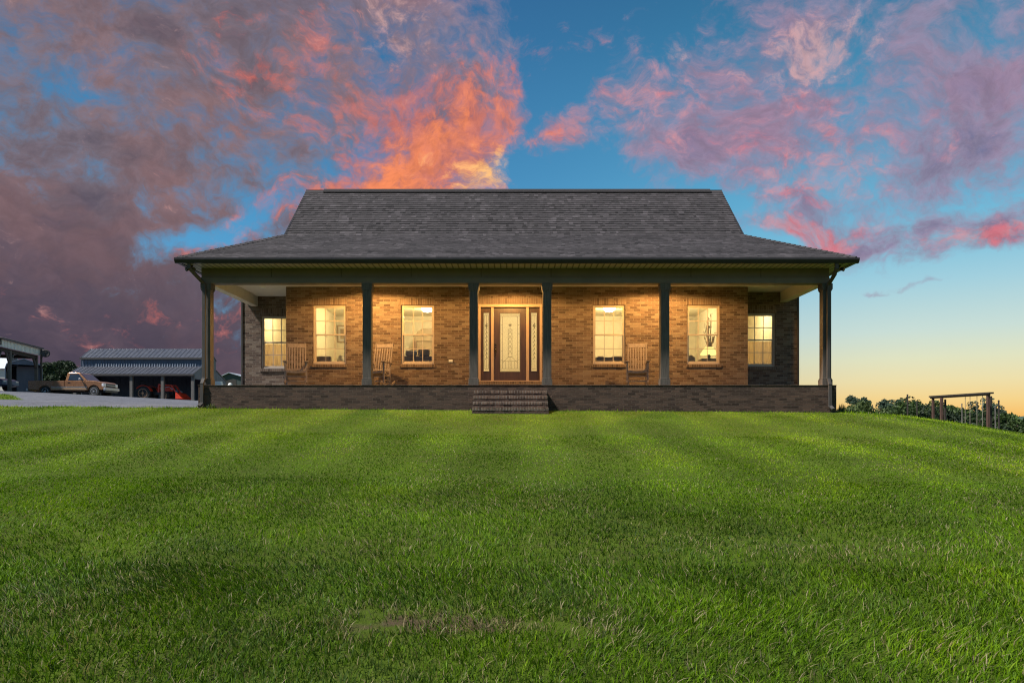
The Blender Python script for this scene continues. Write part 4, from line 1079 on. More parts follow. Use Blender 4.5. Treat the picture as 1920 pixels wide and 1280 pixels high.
# ------------------------------------------------------------------ compact tractor with loader (x forward)
def tractor():
    t = thing('tractor', 'orange compact tractor with a front loader bucket in the open shed', 'tractor')
    om = M['orange']
    b = MB(); b.prism([(1.55, .78), (1.55, 1.28), (1.7, 1.34), (2.6, 1.28), (2.85, 1.18), (2.88, .80)], -.29, .29); b.build('hood', om, t, bevel=.05)
    b = MB(); b.box(2.86, 2.90, -.24, .24, .82, 1.14); b.build('grille', M['black'], t)
    b = MB(); b.box(.35, 2.85, -.20, .20, .50, .78); b.build('chassis', M['black'], t, bevel=.02)
    for s in (-1, 1):
        wheel_parts(t, (.55, s * .62, .62), .62, .36, s, M['rim'], 4, 'rear_wheel', .66)
        wheel_parts(t, (2.35, s * .58, .40), .40, .26, s, M['rim'], 4, 'front_wheel', .66)
        b = MB(); pts = [(.55 + .70 * math.cos(a), .62 + .70 * math.sin(a)) for a in np.linspace(.25, 2.5, 10)]
        for p, q in zip(pts[:-1], pts[1:]): b.bar((p[0], s * .60, p[1]), (q[0], s * .60, q[1]), .42, .04)
        b.build('fender', om, t)
        b = MB(); y = s * .42; b.bar((1.75, y, .70), (1.75, y, 1.42), .09, .09, up=(1, 0, 0)); b.bar((1.72, y, 1.40), (2.85, y, 1.34), .07, .12); b.bar((2.82, y, 1.36), (3.42, y, .46), .07, .12); b.build('loader_arm', om, t, bevel=.01)
        b = MB(); b.tube([(1.85, y, 1.05), (2.7, y, 1.22)], .035, 8); b.tube([(2.75, y, 1.10), (3.40, y, .75)], .035, 8); b.build('hydraulic_ram', M['chrome'], t)
    b = MB(); bk = [(3.38, .10), (3.38, .62), (3.46, .66), (3.52, .60), (3.52, .24), (4.02, .14), (4.04, .08)]
    b.prism(bk, -.80, .80); bu = b.build('bucket', om, t)
    for s in (-1, 1):
        b = MB(); b.prism([(3.39, .10), (3.39, .62), (3.55, .62), (4.02, .12)], s * .80, s * .83); b.build('bucket_side', om, bu)
    b = MB(); b.box(.35, .85, -.25, .25, .98, 1.06); b.box(.28, .36, -.25, .25, 1.06, 1.45); b.build('seat', M['black'], t, bevel=.03)
    b = MB(); b.tube([(1.5, 0, 1.2), (1.25, 0, 1.42)], .02, 8); b.lathe((1.25, 0, 1.42), [(.17, -.015), (.19, 0), (.17, .015)], 18); b.build('steering_wheel', M['black'], t)
    b = MB()
    for s in (-1, 1): b.bar((.15, s * .42, .7), (.12, s * .42, 1.72), .06, .06, up=(1, 0, 0))
    b.bar((.12, -.45, 1.74), (.12, .45, 1.74), .06, .06); b.build('roll_bar', M['black'], t)
    b = MB(); b.tube([(1.95, .18, 1.3), (1.95, .18, 1.62)], .03, 8); b.build('exhaust', M['black'], t)
    return t

# ------------------------------------------------------------------ open barn
BD = 75.0
bx0, bx1 = (152 - 960) / F * BD, (378.5 - 960) / F * BD
ZE = zrow(671, BD); ZRG = zrow(654.3, 76.8)
def ground_min(xs, ys): return min(float(gz(x, y)) for x in xs for y in ys)
bzb = ground_min((bx0, bx1), (72, 80)) - .3
barn = thing('metal_barn', 'blue grey metal barn with open lean-to sheds and a ribbed roof', 'barn', ((bx0 + bx1) / 2, BD, bzb))
def ribbed(x0, x1, y0, z0, y1, z1, step, name, m, ov=.0, rib=.05, parent=barn):
    """sheet of ribbed metal rising from one edge to the other"""
    b = MB(); b.bar(((x0 + x1) / 2, y0, z0), ((x0 + x1) / 2, y1, z1), x1 - x0, .05)
    n = max(2, int((x1 - x0) / step)); dz = Vector((0, y1 - y0, z1 - z0)).normalized(); up = Vector((0, -dz.z, dz.y))
    if up.z < 0: up = -up
    if abs(up.z) < .1: up = Vector((0, -1, 0))
    for k in range(n + 1):
        x = x0 + .03 + (x1 - x0 - .06) * k / n; o = up * (.025 + rib / 2)
        b.bar(Vector((x, y0, z0)) + o, Vector((x, y1, z1)) + o, .07, rib, up=tuple(up), w2=.07)
    return b.build(name, m, parent)
YR0, YB = 76.8, 78.6
ribbed(bx0, bx1, BD - .15, ZE - .02, YR0, ZRG, .46, 'roof', M['roofmetal'], rib=.03)
ribbed(bx0, bx1, YB + .15, ZE - .02, YR0 + .03, ZRG, .46, 'roof', M['roofmetal'], rib=.03)
LZ1, LZ0 = zrow(688, BD), zrow(701.5, 73.0)
ribbed(bx0, bx1, BD, LZ1 - 1.0, BD - .001, ZE - .05, .30, 'front_wall', M['bluegrey'], rib=.03)
ribbed(bx0 - .1, bx1 + .05, 72.9, LZ0, BD - .06, LZ1, .46, 'lean_to_roof', M['roofmetal'], rib=.03)
ribbed(bx0, bx1 + .05, 81.4, LZ0 - .25, YB + .06, LZ1 - .1, .46, 'lean_to_roof', M['roofmetal'], rib=.03)
for k in range(36):      # pale slips standing in for light caught on the rib ends
    pass
b = MB()
n = 40
for k in range(n):
    x = bx0 + 1.6 + (bx1 - bx0 - 2.0) * k / n
    b.prism([(x - .035, LZ1 + .02), (x + .035, LZ1 + .02), (x + .06, LZ1 + .34), (x - .01, LZ1 + .34)], BD - .075, BD - .055)
b.build('rib_glints', M['greymetal'], barn)
b = MB(); b.box(bx0 - .05, bx1 + .05, BD - .22, BD - .16, ZE - .16, ZE + .02); b.box(bx0 - .12, bx1 + .07, 72.84, 72.9, LZ0 - .16, LZ0 + .03); b.build('eave_trim', M['slate_paint'], barn)
for x in (bx0, bx1):     # gable ends, open lean-to ends above the eave
    b = MB(); s = .06 if x == bx0 else -.06
    b.prism([(BD + .02, bzb), (YB - .02, bzb), (YB - .02, ZE - .06), (YR0, ZRG - .06), (BD + .02, ZE - .06)], x, x + s, 'yz'); b.build('gable_wall', M['bluegrey'], barn)
    b = MB(); b.prism([(73.0, LZ0 - .45), (BD - .02, LZ0 - .45), (BD - .02, LZ1 - .06), (73.0, LZ0 - .04)], x, x + s, 'yz'); b.build('lean_to_end', M['bluegrey'], barn)
    b = MB(); b.prism([(YB + .02, bzb), (81.3, bzb), (81.3, LZ0 - .3), (YB + .02, LZ1 - .16)], x, x + s, 'yz'); b.build('lean_to_end', M['bluegrey'], barn)
ribbed(bx0 + .1, bx1 - .1, YB - .10, bzb, YB - .101, ZE - .1, .5, 'back_wall', M['bluegrey'], rib=.04)
b = MB(); b.box(bx1 - .062, bx1 - .001, 76.2, 77.2, bzb + 1.9, bzb + 3.0)
for px in (140.5, 246.5, 305, 361.5):
    x = (px - 960) / F * 73.1
    b = MB(); b.box(x - .14, x + .14, 73.0, 73.28, bzb, LZ0 - .03); b.build('post', M['post'], barn)
tr = tractor()
tz = P(0, 750.5, 74.6).z
place(tr, ((263 - 960) / F * 74.2, 74.4, tz), R(-3)); tr.scale = (1.22, 1.12, 1.14)
# pale pallet of bags by the barn's right corner
wb = P(408, 716.5, 76); b = MB(); b.box(wb.x - .35, wb.x + .45, 75.8, 76.4, wb.z - .8, wb.z - .1); b.box(wb.x - .30, wb.x + .4, 75.85, 76.35, wb.z - .095, wb.z + .10)
tag(b.build('feed_bin', M['white'], None, bevel=.03), 'white bin at the back corner of the blue grey barn', 'bin')
for px, r_, l in ((419.5, .22, 'small white tank left of its twin before the dark green barn'), (431.5, .3, 'wider white tank right of its twin before the dark green barn')):
    c_ = P(px, 720.5, 100); b = MB(); b.lathe((c_.x, 100, c_.z - 1.0), [(r_ * .9, 0), (r_, .06), (r_, 1.0), (r_ * .7, 1.15), (r_ * .3, 1.2)], 18)
    tag(b.build('white_tank', M['white'], None, smooth=True), l, 'tank', 'white tanks by the far barn')
# far dark green barn
GD = 120.0
g0, g1 = (412 - 960) / F * GD, (458 - 960) / F * GD; gm = (430 - 960) / F * GD
gb = thing('green_barn', 'dark green gabled barn far behind the left porch corner', 'barn', ((g0 + g1) / 2, GD, 2.0))
zb_, ze_, zr_ = 1.0, zrow(707, GD), zrow(699, GD)
b = MB(); b.prism([(g0 + .1, zb_), (g1 - .1, zb_), (g1 - .1, ze_), (gm, zr_ - .05), (g0 + .1, ze_)], GD, GD + 14); b.build('wall', M['darkgreen'], gb)
for xa, xb, za, zb2 in ((g0 - .1, gm, ze_ - .05, zr_), (gm, g1 + .1, zr_, ze_ - .05)):
    b = MB(); b.bar((xa, GD + 7, za + .05), (xb, GD + 7, zb2 + .05), 14.6, .12, up=(0, 0, 1)); b.build('roof', M['greymetal'], gb)
b = MB(); b.box(gm - 1.2, gm + 1.2, GD - .03, GD - .001, zb_, ze_ - .4); b.build('door', M['slate_paint'], gb)

# ------------------------------------------------------------------ pole carport with its dish, seen along its eave
CA, CB = P(-70, 0, 44.0), P(75.5, 0, 55.0)
ca, cb = Vector((CA.x, 44.0, 0)), Vector((CB.x, 55.0, 0))
cd = (cb - ca).normalized(); cn = Vector((-cd.y, cd.x, 0))   # away from the viewer, to the left
if cn.x > 0: cn = -cn
Zt, Zb = zrow(654, 55.0), zrow(666.5, 55.0)
zg = ground_min((ca.x, cb.x), (44, 55)) - .3
cp = thing('carport', 'open pole carport with ribbed white fascia on the left edge', 'carport', (cb.x, cb.y, zg))
def pc(t, off, z): p = ca.lerp(cb, t) + cn * off; return Vector((p.x, p.y, z))
b = MB(); L_ = (cb - ca).length
b.bar(pc(0, 0, (Zt + Zb) / 2), pc(1, 0, (Zt + Zb) / 2), .04, Zt - Zb)
n = 52
for k in range(n + 1): b.bar(pc(k / n, -.035, Zb), pc(k / n, -.035, Zt), .07, .04, up=tuple(cn))
b.build('fascia', M['white'], cp)
b = MB(); b.add([pc(-.01, -.18, Zt - .02), pc(1.02, -.18, Zt - .02), pc(1.02, 4, Zt + 1.1), pc(-.01, 4, Zt + 1.1), pc(-.01, -.18, Zt + .09), pc(1.02, -.18, Zt + .09), pc(1.02, 4, Zt + 1.22), pc(-.01, 4, Zt + 1.22)],
             [(0, 3, 2, 1), (4, 5, 6, 7), (0, 1, 5, 4), (1, 2, 6, 5), (2, 3, 7, 6), (3, 0, 4, 7)]); b.build('roof', M['slate_paint'], cp)
b = MB(); b.add([pc(-.01, 8.2, Zt - .02), pc(1.02, 8.2, Zt - .02), pc(1.02, 4.01, Zt + 1.1), pc(-.01, 4.01, Zt + 1.1), pc(-.01, 8.2, Zt + .09), pc(1.02, 8.2, Zt + .09), pc(1.02, 4.01, Zt + 1.22), pc(-.01, 4.01, Zt + 1.22)],
             [(0, 3, 2, 1), (4, 5, 6, 7), (0, 1, 5, 4), (1, 2, 6, 5), (2, 3, 7, 6), (3, 0, 4, 7)]); b.build('roof', M['slate_paint'], cp)
b = MB(); b.bar(pc(0, .2, Zb - .14), pc(1, .2, Zb - .14), .12, .26); b.build('eave_beam', M['darktimber'], cp)
b = MB(); b.bar(pc(.99, .2, Zb - .12), pc(.99, 8, Zb - .12), .12, .26); b.build('end_beam', M['darktimber'], cp)
def t_at(px):            # where along the eave a given bearing falls
    lo, hi = 0.0, 1.0
    for _ in range(40):
        m_ = (lo + hi) / 2; p = ca.lerp(cb, m_)
        if p.x / p.y * F + 960 < px: lo = m_
        else: hi = m_
    return lo
for t_ in (.03, t_at(1), t_at(24.5), .988):
    p0, p1 = pc(t_, .22, zg), pc(t_, .22, Zb - .02)
    b = MB(); b.bar(p0, p1, .19, .19, up=tuple(cn)); po = b.build('post', M['post'], cp)
    for s in (-1, 1):
        if (t_ > .95 and s > 0): continue
        b = MB(); b.bar(p1 + Vector((0, 0, -1.05)) + cn * -.0, p1 + cd * s * .62 + Vector((0, 0, -.18)), .08, .12, up=tuple(cn)); b.build('brace', M['post'], po)
for t_ in (.03, .5, .988):
    b = MB(); b.bar(pc(t_, 8, zg), pc(t_, 8, Zb), .19, .19, up=tuple(cn)); b.build('post', M['darktimber'], cp)
b = MB(); p_ = pc(.985, -.0, 0); b.bar((p_.x + .14, p_.y + .02, zg), (p_.x + .14, p_.y + .02, Zt - .02), .10, .10, up=(0, 1, 0)); b.build('downspout', M['slate_paint'], cp)
# vent cap on its roof edge
q = P(1.5, 636.5, 47.5); b = MB(); b.lathe((q.x, q.y, q.z - .35), [(.05, 0), (.05, .38), (.16, .40), (.16, .46), (.03, .52)], 14); b.build('vent_cap', M['slate_paint'], cp)
dish = thing('satellite_dish', 'dark grey satellite dish fixed to the end of the carport', 'satellite dish', tuple(P(84, 662, 54.6)))
dc = P(85.0, 662.3, 54.6)
b = MB(); prof = [(.02, -.07), (.12, -.06), (.22, -.03), (.31, .0), (.315, .01), (.22, -.015), (.12, -.045), (.02, -.055)]
nrm = Vector((.55, -.75, .25)).normalized(); rot = nrm.to_track_quat('Z', 'Y').to_matrix()
bb_ = MB(); bb_.lathe((0, 0, 0), prof, 28)
bb_.v = [tuple(dc + rot @ Vector(v)) for v in bb_.v]
bb_.build('reflector', M['slate_paint'], dish, smooth=True)
b = MB(); b.tube([dc - nrm * .06, dc - nrm * .2 + Vector((-.1, 0, -.05)), dc + Vector((-.35, .1, -.35))], .025, 8); b.build('mount', M['black'], dish)
b = MB(); b.tube([dc + rot @ Vector((0, -.3, 0)), dc + nrm * .35 + rot @ Vector((0, -.1, 0))], .014, 6); b.box(*[c for a, r_ in zip(dc + nrm * .37, (.04, .04, .04)) for c in (a - r_, a + r_)]); b.build('feed_arm', M['black'], dish)

# ------------------------------------------------------------------ arched metal shed behind the carport
SDn = 68.0
thS = math.atan((44.5 - 960) / F)          # the shed faces the viewer's side of the yard
kS = SDn / math.cos(thS) / F * math.cos(thS) ** 2
sc_ = P(44.5, 0, SDn)
s0, s1, smx = (10.5 - 44.5) * kS, (79.0 - 44.5) * kS, 0.0
zsr, zse, zsw = zrow(672.8, SDn), zrow(681.5, SDn), zrow(690, SDn); zsb = float(gz(sc_.x, SDn)) - .2
shed = thing('metal_shed', 'arched steel shed with rounded eaves behind the carport posts', 'shed', (0, 0, 0))
def shed_outline(e): return [(s0 - e, zsb), (s0 - e, zsw), (s0 - e + .12, zse - .08 + e), (s0 + .5, zse + .12 + e), (smx, zsr + e), (s1 - .5, zse + .12 + e), (s1 + e - .12, zse - .08 + e), (s1 + e, zsw), (s1 + e, zsb)]
o1, o0 = shed_outline(.05), shed_outline(0)
b = MB()
for i in range(len(o1) - 1):
    (xa, za), (xb, zb2) = o1[i], o1[i + 1]; (xc, zc), (xd, zd) = o0[i], o0[i + 1]
    b.quad((xa, 0, za), (xb, 0, zb2), (xb, 6, zb2), (xa, 6, za)); b.quad((xc, 0, zc), (xc, 6, zc), (xd, 6, zd), (xd, 0, zd)); b.quad((xa, 0, za), (xc, 0, zc), (xd, 0, zd), (xb, 0, zb2))
b.build('shell', M['greymetal'], shed)
b = MB(); b.prism([(x, z) for x, z in shed_outline(-.01)], 5.8, 5.9); b.build('back_wall', M['bluegrey'], shed)
b = MB()
gw = (31 - 44.5) * kS
b.box(gw, s1 - .06, 1.5, 1.56, zsb, zse - .15)
for k in range(12): b.box(gw, s1 - .06, 1.46, 1.499, zsb + .25 * k + .06, zsb + .25 * k + .12)
b.build('ribbed_panel', M['bluegrey'], shed)
b = MB(); b.prism([(s0 + .06, zse - .1), (s1 - .06, zse - .1), (s1 - .5, zse + .10), (smx, zsr - .03), (s0 + .5, zse + .10)], .10, .14); b.build('gable_panel', M['bluegrey'], shed)
place(shed, (sc_.x, SDn, 0), -thS)
# pale shed behind it, seen at the left edge
PD = 84.0
xa, xb = (-90 - 960) / F * PD, (9 - 960) / F * PD
pl = thing('pale_shed', 'pale cream metal shed at the very left edge beyond the carport', 'shed', ((xa + xb) / 2, PD, 2.0))
b = MB(); b.box(xa, xb, PD, PD + 3, 1.0, zrow(692, PD)); b.build('wall', M['cream'], pl)
b = MB(); b.bar(((xa + xb) / 2, PD - .3, zrow(691.5, PD)), ((xa + xb) / 2, PD + 1.5, zrow(667, PD + 1.5)), xb - xa + .4, .08); b.bar(((xa + xb) / 2, PD + 3.3, zrow(691.5, PD)), ((xa + xb) / 2, PD + 1.52, zrow(667, PD + 1.5)), xb - xa + .4, .08); b.build('roof', M['greymetal'], pl)
# dark blue car under the carport
def small_car():
    t = thing('parked_car', 'dark blue car parked in the shade of the carport', 'car'); hw = .88
    b = MB(); b.prism([(.05, .35), (.0, .80), (.25, .92), (4.1, .90), (4.45, .75), (4.5, .40), (4.1, .32)], -hw, hw); b.build('body', M['blue'], t, bevel=.05)
    b = MB(); b.prism([(.35, .925), (3.2, .925), (2.45, 1.42), (1.0, 1.45)], -hw + .10, hw - .10); b.build('cabin', M['carglass'], t, bevel=.04)
    b = MB(); b.prism([(1.05, 1.45), (2.42, 1.425), (2.40, 1.475), (1.08, 1.50)], -hw + .14, hw - .14); b.build('roof', M['blue'], t, bevel=.02)
    for s in (-1, 1):
        for x in (.85, 3.6): wheel_parts(t, (x, s * (hw - .1), .32), .32, .2, s, M['greymetal'])
        b = MB(); b.box(4.36, 4.49, s * .5, s * .8, .62, .74); b.build('headlight', M['lens'], t, bevel=.02)
    return t
pk = small_car(); pkx, pky = (24 - 960) / F * 53.5 - 4.6, 53.5
place(pk, (pkx, pky, float(gz(pkx + 2.2, pky))), 0)

# ------------------------------------------------------------------ swing frame on the slope to the right
swR = Vector((894.0 / F * 40, 40.0, 0)); swL = Vector((787.5 / F * 44.7, 44.7, 0))
zbt, zbb = zrow(735.0, 40), zrow(739.2, 40)
sw = thing('swing_set', 'tall reddish timber swing frame with one long beam on the right slope', 'swing', (swR.x, swR.y, float(gz(swR.x, swR.y))))
def sp_(t, z): p = swL.lerp(swR, t); return Vector((p.x, p.y, z))
b = MB(); b.bar(sp_(-.02, zbt - .05), sp_(1.04, zbt - .05), .30, .09); b.build('top_plank', M['darktimber'], sw)
b = MB(); b.bar(sp_(-.01, (zbt - .11 + zbb - .03) / 2), sp_(1.0, (zbt - .11 + zbb - .03) / 2), .20, zbt - zbb - .04); b.build('beam', M['rust'], sw)
def swpost(p, w_, m, top=zbb - .05, name='post'):
    b = MB(); b.bar((p.x, p.y, float(gz(p.x, p.y)) - .3), (p.x, p.y, top), w_, w_, up=(0, 1, 0)); return b.build(name, m, sw, bevel=.01)
swpost(sp_(.99, 0), .14, M['rust']); swpost(sp_(.02, 0), .12, M['rust'])
q = P(1765.5, 0, 43.2); swpost(q, .145, M['rust']); q = P(1772.3, 0, 44.0); swpost(q, .09, M['darktimber'], zbb - .12, 'brace_post'); q = P(1857.5, 0, 40.8); swpost(q, .11, M['darktimber'], zbb - .06, 'brace_post')
q = P(1749.5, 792, 44.2); b = MB(); b.box(q.x - .27, q.x + .27, 43.95, 44.45, float(gz(q.x, 44.2)) - .1, q.z + .07); b.build('base_block', M['tan'], sw)
def swing_seat(tA, tB, label):
    t = thing('hanging_swing', label, 'swing', tuple(sp_((tA + tB) / 2, -.2)), 'swings hanging from the frame')
    zs = float(gz(*sp_(tA, 0).xy)) + .45
    for tt in (tA, tB):
        b = MB(); b.tube([sp_(tt, zbb - .06), sp_(tt, zs)], .017, 6); b.build('rope', M['rope'], t)
    b = MB(); b.bar(sp_(tA - .01, zs), sp_(tB + .01, zs), .2, .04); b.build('seat', M['darktimber'], t)
def ts(px):
    lo, hi = 0.0, 1.0
    for _ in range(40):
        m_ = (lo + hi) / 2; p = swL.lerp(swR, m_)
        if p.x / p.y * F + 960 < px: lo = m_
        else: hi = m_
    return lo
swing_seat(ts(1809.8), ts(1818.8), 'swing with two pale ropes left of its twin under the beam')
swing_seat(ts(1831.8), ts(1842.5), 'swing with two pale ropes nearest the thick right post')
# tall thin poles on the slope
def pole(px, rt, d, w_, m, label):
    p = P(px, rt, d); g = float(gz(p.x, d)); b = MB()
    b.tube([(p.x, d, g - .3), (p.x + .02, d, (g + p.z) / 2), (p.x, d, p.z)], [w_ * .55, w_ * .5, w_ * .42], 8); b.lathe((p.x, d, p.z), [(w_ * .5, 0), (w_ * .5, .04), (w_ * .2, .08)], 8)
    tag(b.build('garden_pole', m, None), label, 'pole', 'tall poles on the right slope')
pole(1701.5, 741, 52, .13, M['darktimber'], 'tallest dark pole standing alone left of the swing frame')
pole(1719.3, 755, 58, .12, M['darktimber'], 'short dark pole between the tallest pole and the swing frame')
pole(1803.5, 758, 50, .09, M['post'], 'pale thin pole left of the swing ropes')
pole(1866, 763, 46, .09, M['post'], 'pale short pole just right of the swing frame')
pole(1872.5, 752, 47, .12, M['darktimber'], 'dark pole at the right outside the swing frame')

# ------------------------------------------------------------------ trees
def tree(name, label, x, y, h, rx, ry, m, seed, trunk_h=.25, leaves=2600, ls=.27, clumps=34, shape='round', group=None, zoff=0.0, gap=1.0):
    r = np.random.default_rng(seed); g = float(gz(x, y)) + zoff
    t = thing(name, label, 'tree' if 'tree' in name else 'bush', (x, y, g), group)
    b = MB(); zt_ = g + h * .8
    n = 6; pts = [(x + r.normal(0, .03) * h * k / n * .6, y + r.normal(0, .03) * h * k / n * .6, g - .2 + (zt_ - g + .2) * k / n) for k in range(n + 1)]
    b.tube(pts, [h * .028 * (1 - .8 * k / n) + .02 for k in range(n + 1)], 7)
    cc = []
    for k in range(clumps):
        for _ in range(30):
            v = r.uniform(-1, 1, 3)
            if shape == 'round' and np.linalg.norm(v) <= 1: break
            if shape == 'cone' and math.hypot(v[0], v[1]) < .5 * (1 - v[2]) + .08: break
            if shape == 'wide' and abs(v[2]) < .95 and math.hypot(v[0], v[1]) < 1 - .45 * max(0, v[2]) ** 2: break
        c0 = g + h * (trunk_h + (1 - trunk_h) / 2)
        cc.append(np.array([x + v[0] * rx * .86, y + v[1] * ry * .86, c0 + v[2] * h * (1 - trunk_h) / 2 * .88]))
    for c in cc[::2]:
        s_ = Vector(pts[min(n, 2 + int(r.integers(0, 4)))]); b.tube([s_, s_.lerp(Vector(c), .55) + Vector((0, 0, .1 * h * .3)), Vector(c)], [h * .011, h * .007, h * .003], 5)
    b.build('trunk', M['bark'], t)
    # leaves as small tilted faces gathered into clumps
    per = int(leaves * 2.6) // clumps; V = []; T = []
    for c in cc:
        cr = r.uniform(.7, 1.15) * 1.12 * (rx * ry * h * (1 - trunk_h) / 2 / clumps) ** (1 / 3) * gap
        tone = r.uniform(.15, .85)
        d = r.normal(0, 1, (per, 3)); d /= np.linalg.norm(d, axis=1)[:, None]; rad = cr * r.uniform(.35, 1, (per, 1)) ** .6
        p = c + d * rad * np.array([1.1, 1.1, .82])
        a = r.normal(0, 1, (per, 3)); a /= np.linalg.norm(a, axis=1)[:, None]; e = np.cross(a, r.normal(0, 1, (per, 3))); e /= np.linalg.norm(e, axis=1)[:, None]
        s_ = ls * r.uniform(.55, 1.2, (per, 1))
        V.append(np.stack([p - a * s_ * .6, p + e * s_ * .33, p + a * s_ * .6, p - e * s_ * .33], 1).reshape(-1, 3)); T.append(np.clip(tone + r.normal(0, .2, per), 0, 1))
    V = np.concatenate(V).astype(np.float32); T = np.concatenate(T).astype(np.float32); nq = len(T)
    me = bpy.data.meshes.new('crown'); me.vertices.add(len(V)); me.vertices.foreach_set('co', V.ravel()); me.loops.add(nq * 4); me.polygons.add(nq)
    me.loops.foreach_set('vertex_index', np.arange(nq * 4, dtype=np.int32)); me.polygons.foreach_set('loop_start', np.arange(nq, dtype=np.int32) * 4); me.polygons.foreach_set('loop_total', np.full(nq, 4, np.int32)); me.update()
    me.materials.append(m); at_ = me.attributes.new('tint', 'FLOAT', 'FACE'); at_.data.foreach_set('value', T)
    o = bpy.data.objects.new('crown', me); COL.objects.link(o); child(o, t)
    return t
M['leafA'] = leaf_mat('oak leaves', (.022, .042, .014), (.070, .115, .026))
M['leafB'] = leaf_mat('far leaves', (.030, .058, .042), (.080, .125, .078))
M['leafC'] = leaf_mat('pale leaves', (.045, .070, .022), (.095, .130, .040))
M['leafD'] = leaf_mat('cedar leaves', (.014, .026, .014), (.036, .058, .026))
def tree_at(name, label, px, top, d, wpx, m, seed, **kw):
    p = P(px, top, d); g = float(gz(p.x, d)); rx = wpx * 1.45 / F * d / 2
    return tree(name, label, p.x, d, (p.z - g) * 1.05, rx, rx, m, seed, **kw)
GT = 'trees beyond the right slope'
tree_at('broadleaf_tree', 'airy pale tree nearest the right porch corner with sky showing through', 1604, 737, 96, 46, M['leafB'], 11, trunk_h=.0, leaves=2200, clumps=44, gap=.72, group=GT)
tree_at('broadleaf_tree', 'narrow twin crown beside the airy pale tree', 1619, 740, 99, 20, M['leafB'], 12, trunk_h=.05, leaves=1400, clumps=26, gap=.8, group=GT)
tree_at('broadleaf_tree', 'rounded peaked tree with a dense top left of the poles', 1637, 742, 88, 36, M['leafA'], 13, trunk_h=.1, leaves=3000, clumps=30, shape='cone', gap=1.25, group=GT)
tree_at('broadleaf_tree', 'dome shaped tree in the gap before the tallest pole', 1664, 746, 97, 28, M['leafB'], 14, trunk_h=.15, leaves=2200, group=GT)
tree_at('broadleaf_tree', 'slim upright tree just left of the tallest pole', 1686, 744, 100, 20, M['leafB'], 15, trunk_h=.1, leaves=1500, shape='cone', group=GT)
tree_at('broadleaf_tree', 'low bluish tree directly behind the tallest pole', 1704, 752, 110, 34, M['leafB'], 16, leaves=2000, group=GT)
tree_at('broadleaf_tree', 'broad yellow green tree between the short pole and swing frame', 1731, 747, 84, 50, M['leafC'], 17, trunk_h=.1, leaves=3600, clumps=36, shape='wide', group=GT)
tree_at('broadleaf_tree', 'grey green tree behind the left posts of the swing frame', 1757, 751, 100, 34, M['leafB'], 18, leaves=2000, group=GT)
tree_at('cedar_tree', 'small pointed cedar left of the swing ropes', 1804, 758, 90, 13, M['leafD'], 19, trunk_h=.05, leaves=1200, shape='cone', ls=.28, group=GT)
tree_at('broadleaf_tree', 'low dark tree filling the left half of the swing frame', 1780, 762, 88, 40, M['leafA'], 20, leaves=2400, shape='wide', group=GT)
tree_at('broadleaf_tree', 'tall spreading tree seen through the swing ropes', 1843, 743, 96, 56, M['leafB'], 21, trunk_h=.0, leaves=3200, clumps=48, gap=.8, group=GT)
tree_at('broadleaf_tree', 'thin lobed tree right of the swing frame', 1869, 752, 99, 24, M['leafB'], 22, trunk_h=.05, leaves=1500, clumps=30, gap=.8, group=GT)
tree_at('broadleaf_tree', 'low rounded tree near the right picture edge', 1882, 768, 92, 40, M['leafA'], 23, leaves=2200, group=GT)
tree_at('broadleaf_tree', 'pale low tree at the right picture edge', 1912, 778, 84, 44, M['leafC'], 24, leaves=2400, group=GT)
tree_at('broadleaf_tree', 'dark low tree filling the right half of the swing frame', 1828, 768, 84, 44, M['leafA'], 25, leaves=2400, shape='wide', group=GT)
bush = [(1606, 764, 74, 60, 'leafC'), (1640, 765, 76, 64, 'leafA'), (1672, 766, 72, 66, 'leafA'), (1702, 768, 74, 60, 'leafC'), (1735, 770, 72, 66, 'leafA'), (1768, 773, 70, 66, 'leafD'), (1802, 777, 70, 60, 'leafA'), (1838, 782, 68, 66, 'leafD'), (1872, 786, 68, 60, 'leafA'), (1906, 790, 66, 60, 'leafA'), (1938, 790, 66, 60, 'leafC')]
where = ['nearest the right porch corner', 'below the peaked tree', 'below the dome shaped tree', 'at the foot of the tallest pole', 'below the broad yellow green tree', 'behind the left posts of the swing frame', 'behind the small pointed cedar', 'behind the swing ropes', 'just right of the swing frame', 'at the right end of the hedge', 'outside the right picture edge']
for i, (px, top, d, wpx, mm_) in enumerate(bush):
    if px > 1930: continue
    tree_at('hedge_bush', ('dense dark bush ' if mm_ != 'leafC' else 'dense light green bush ') + where[i], px, top - 9, d, wpx * 1.15, M[mm_], 40 + i, trunk_h=.0, leaves=3000, clumps=34, shape='wide', gap=1.1, group='bushes along the right slope')
GL = 'trees left of the barn'
for i, (px, top, d, wpx, lab) in enumerate(((86, 684, 96, 34, 'dark green tree between the carport post and the barn'), (108, 681, 104, 36, 'taller dark tree in the middle of the group left of the barn'), (131, 681, 100, 34, 'dark green tree touching the left end of the barn roof'), (150, 688, 108, 34, 'dark tree half hidden behind the left end of the barn'))):
    tree_at('broadleaf_tree', lab, px, top, d, wpx, M['leafD'], 60 + i, trunk_h=.1, leaves=2800, clumps=30, ls=.4, shape='wide', gap=1.2, group=GL)
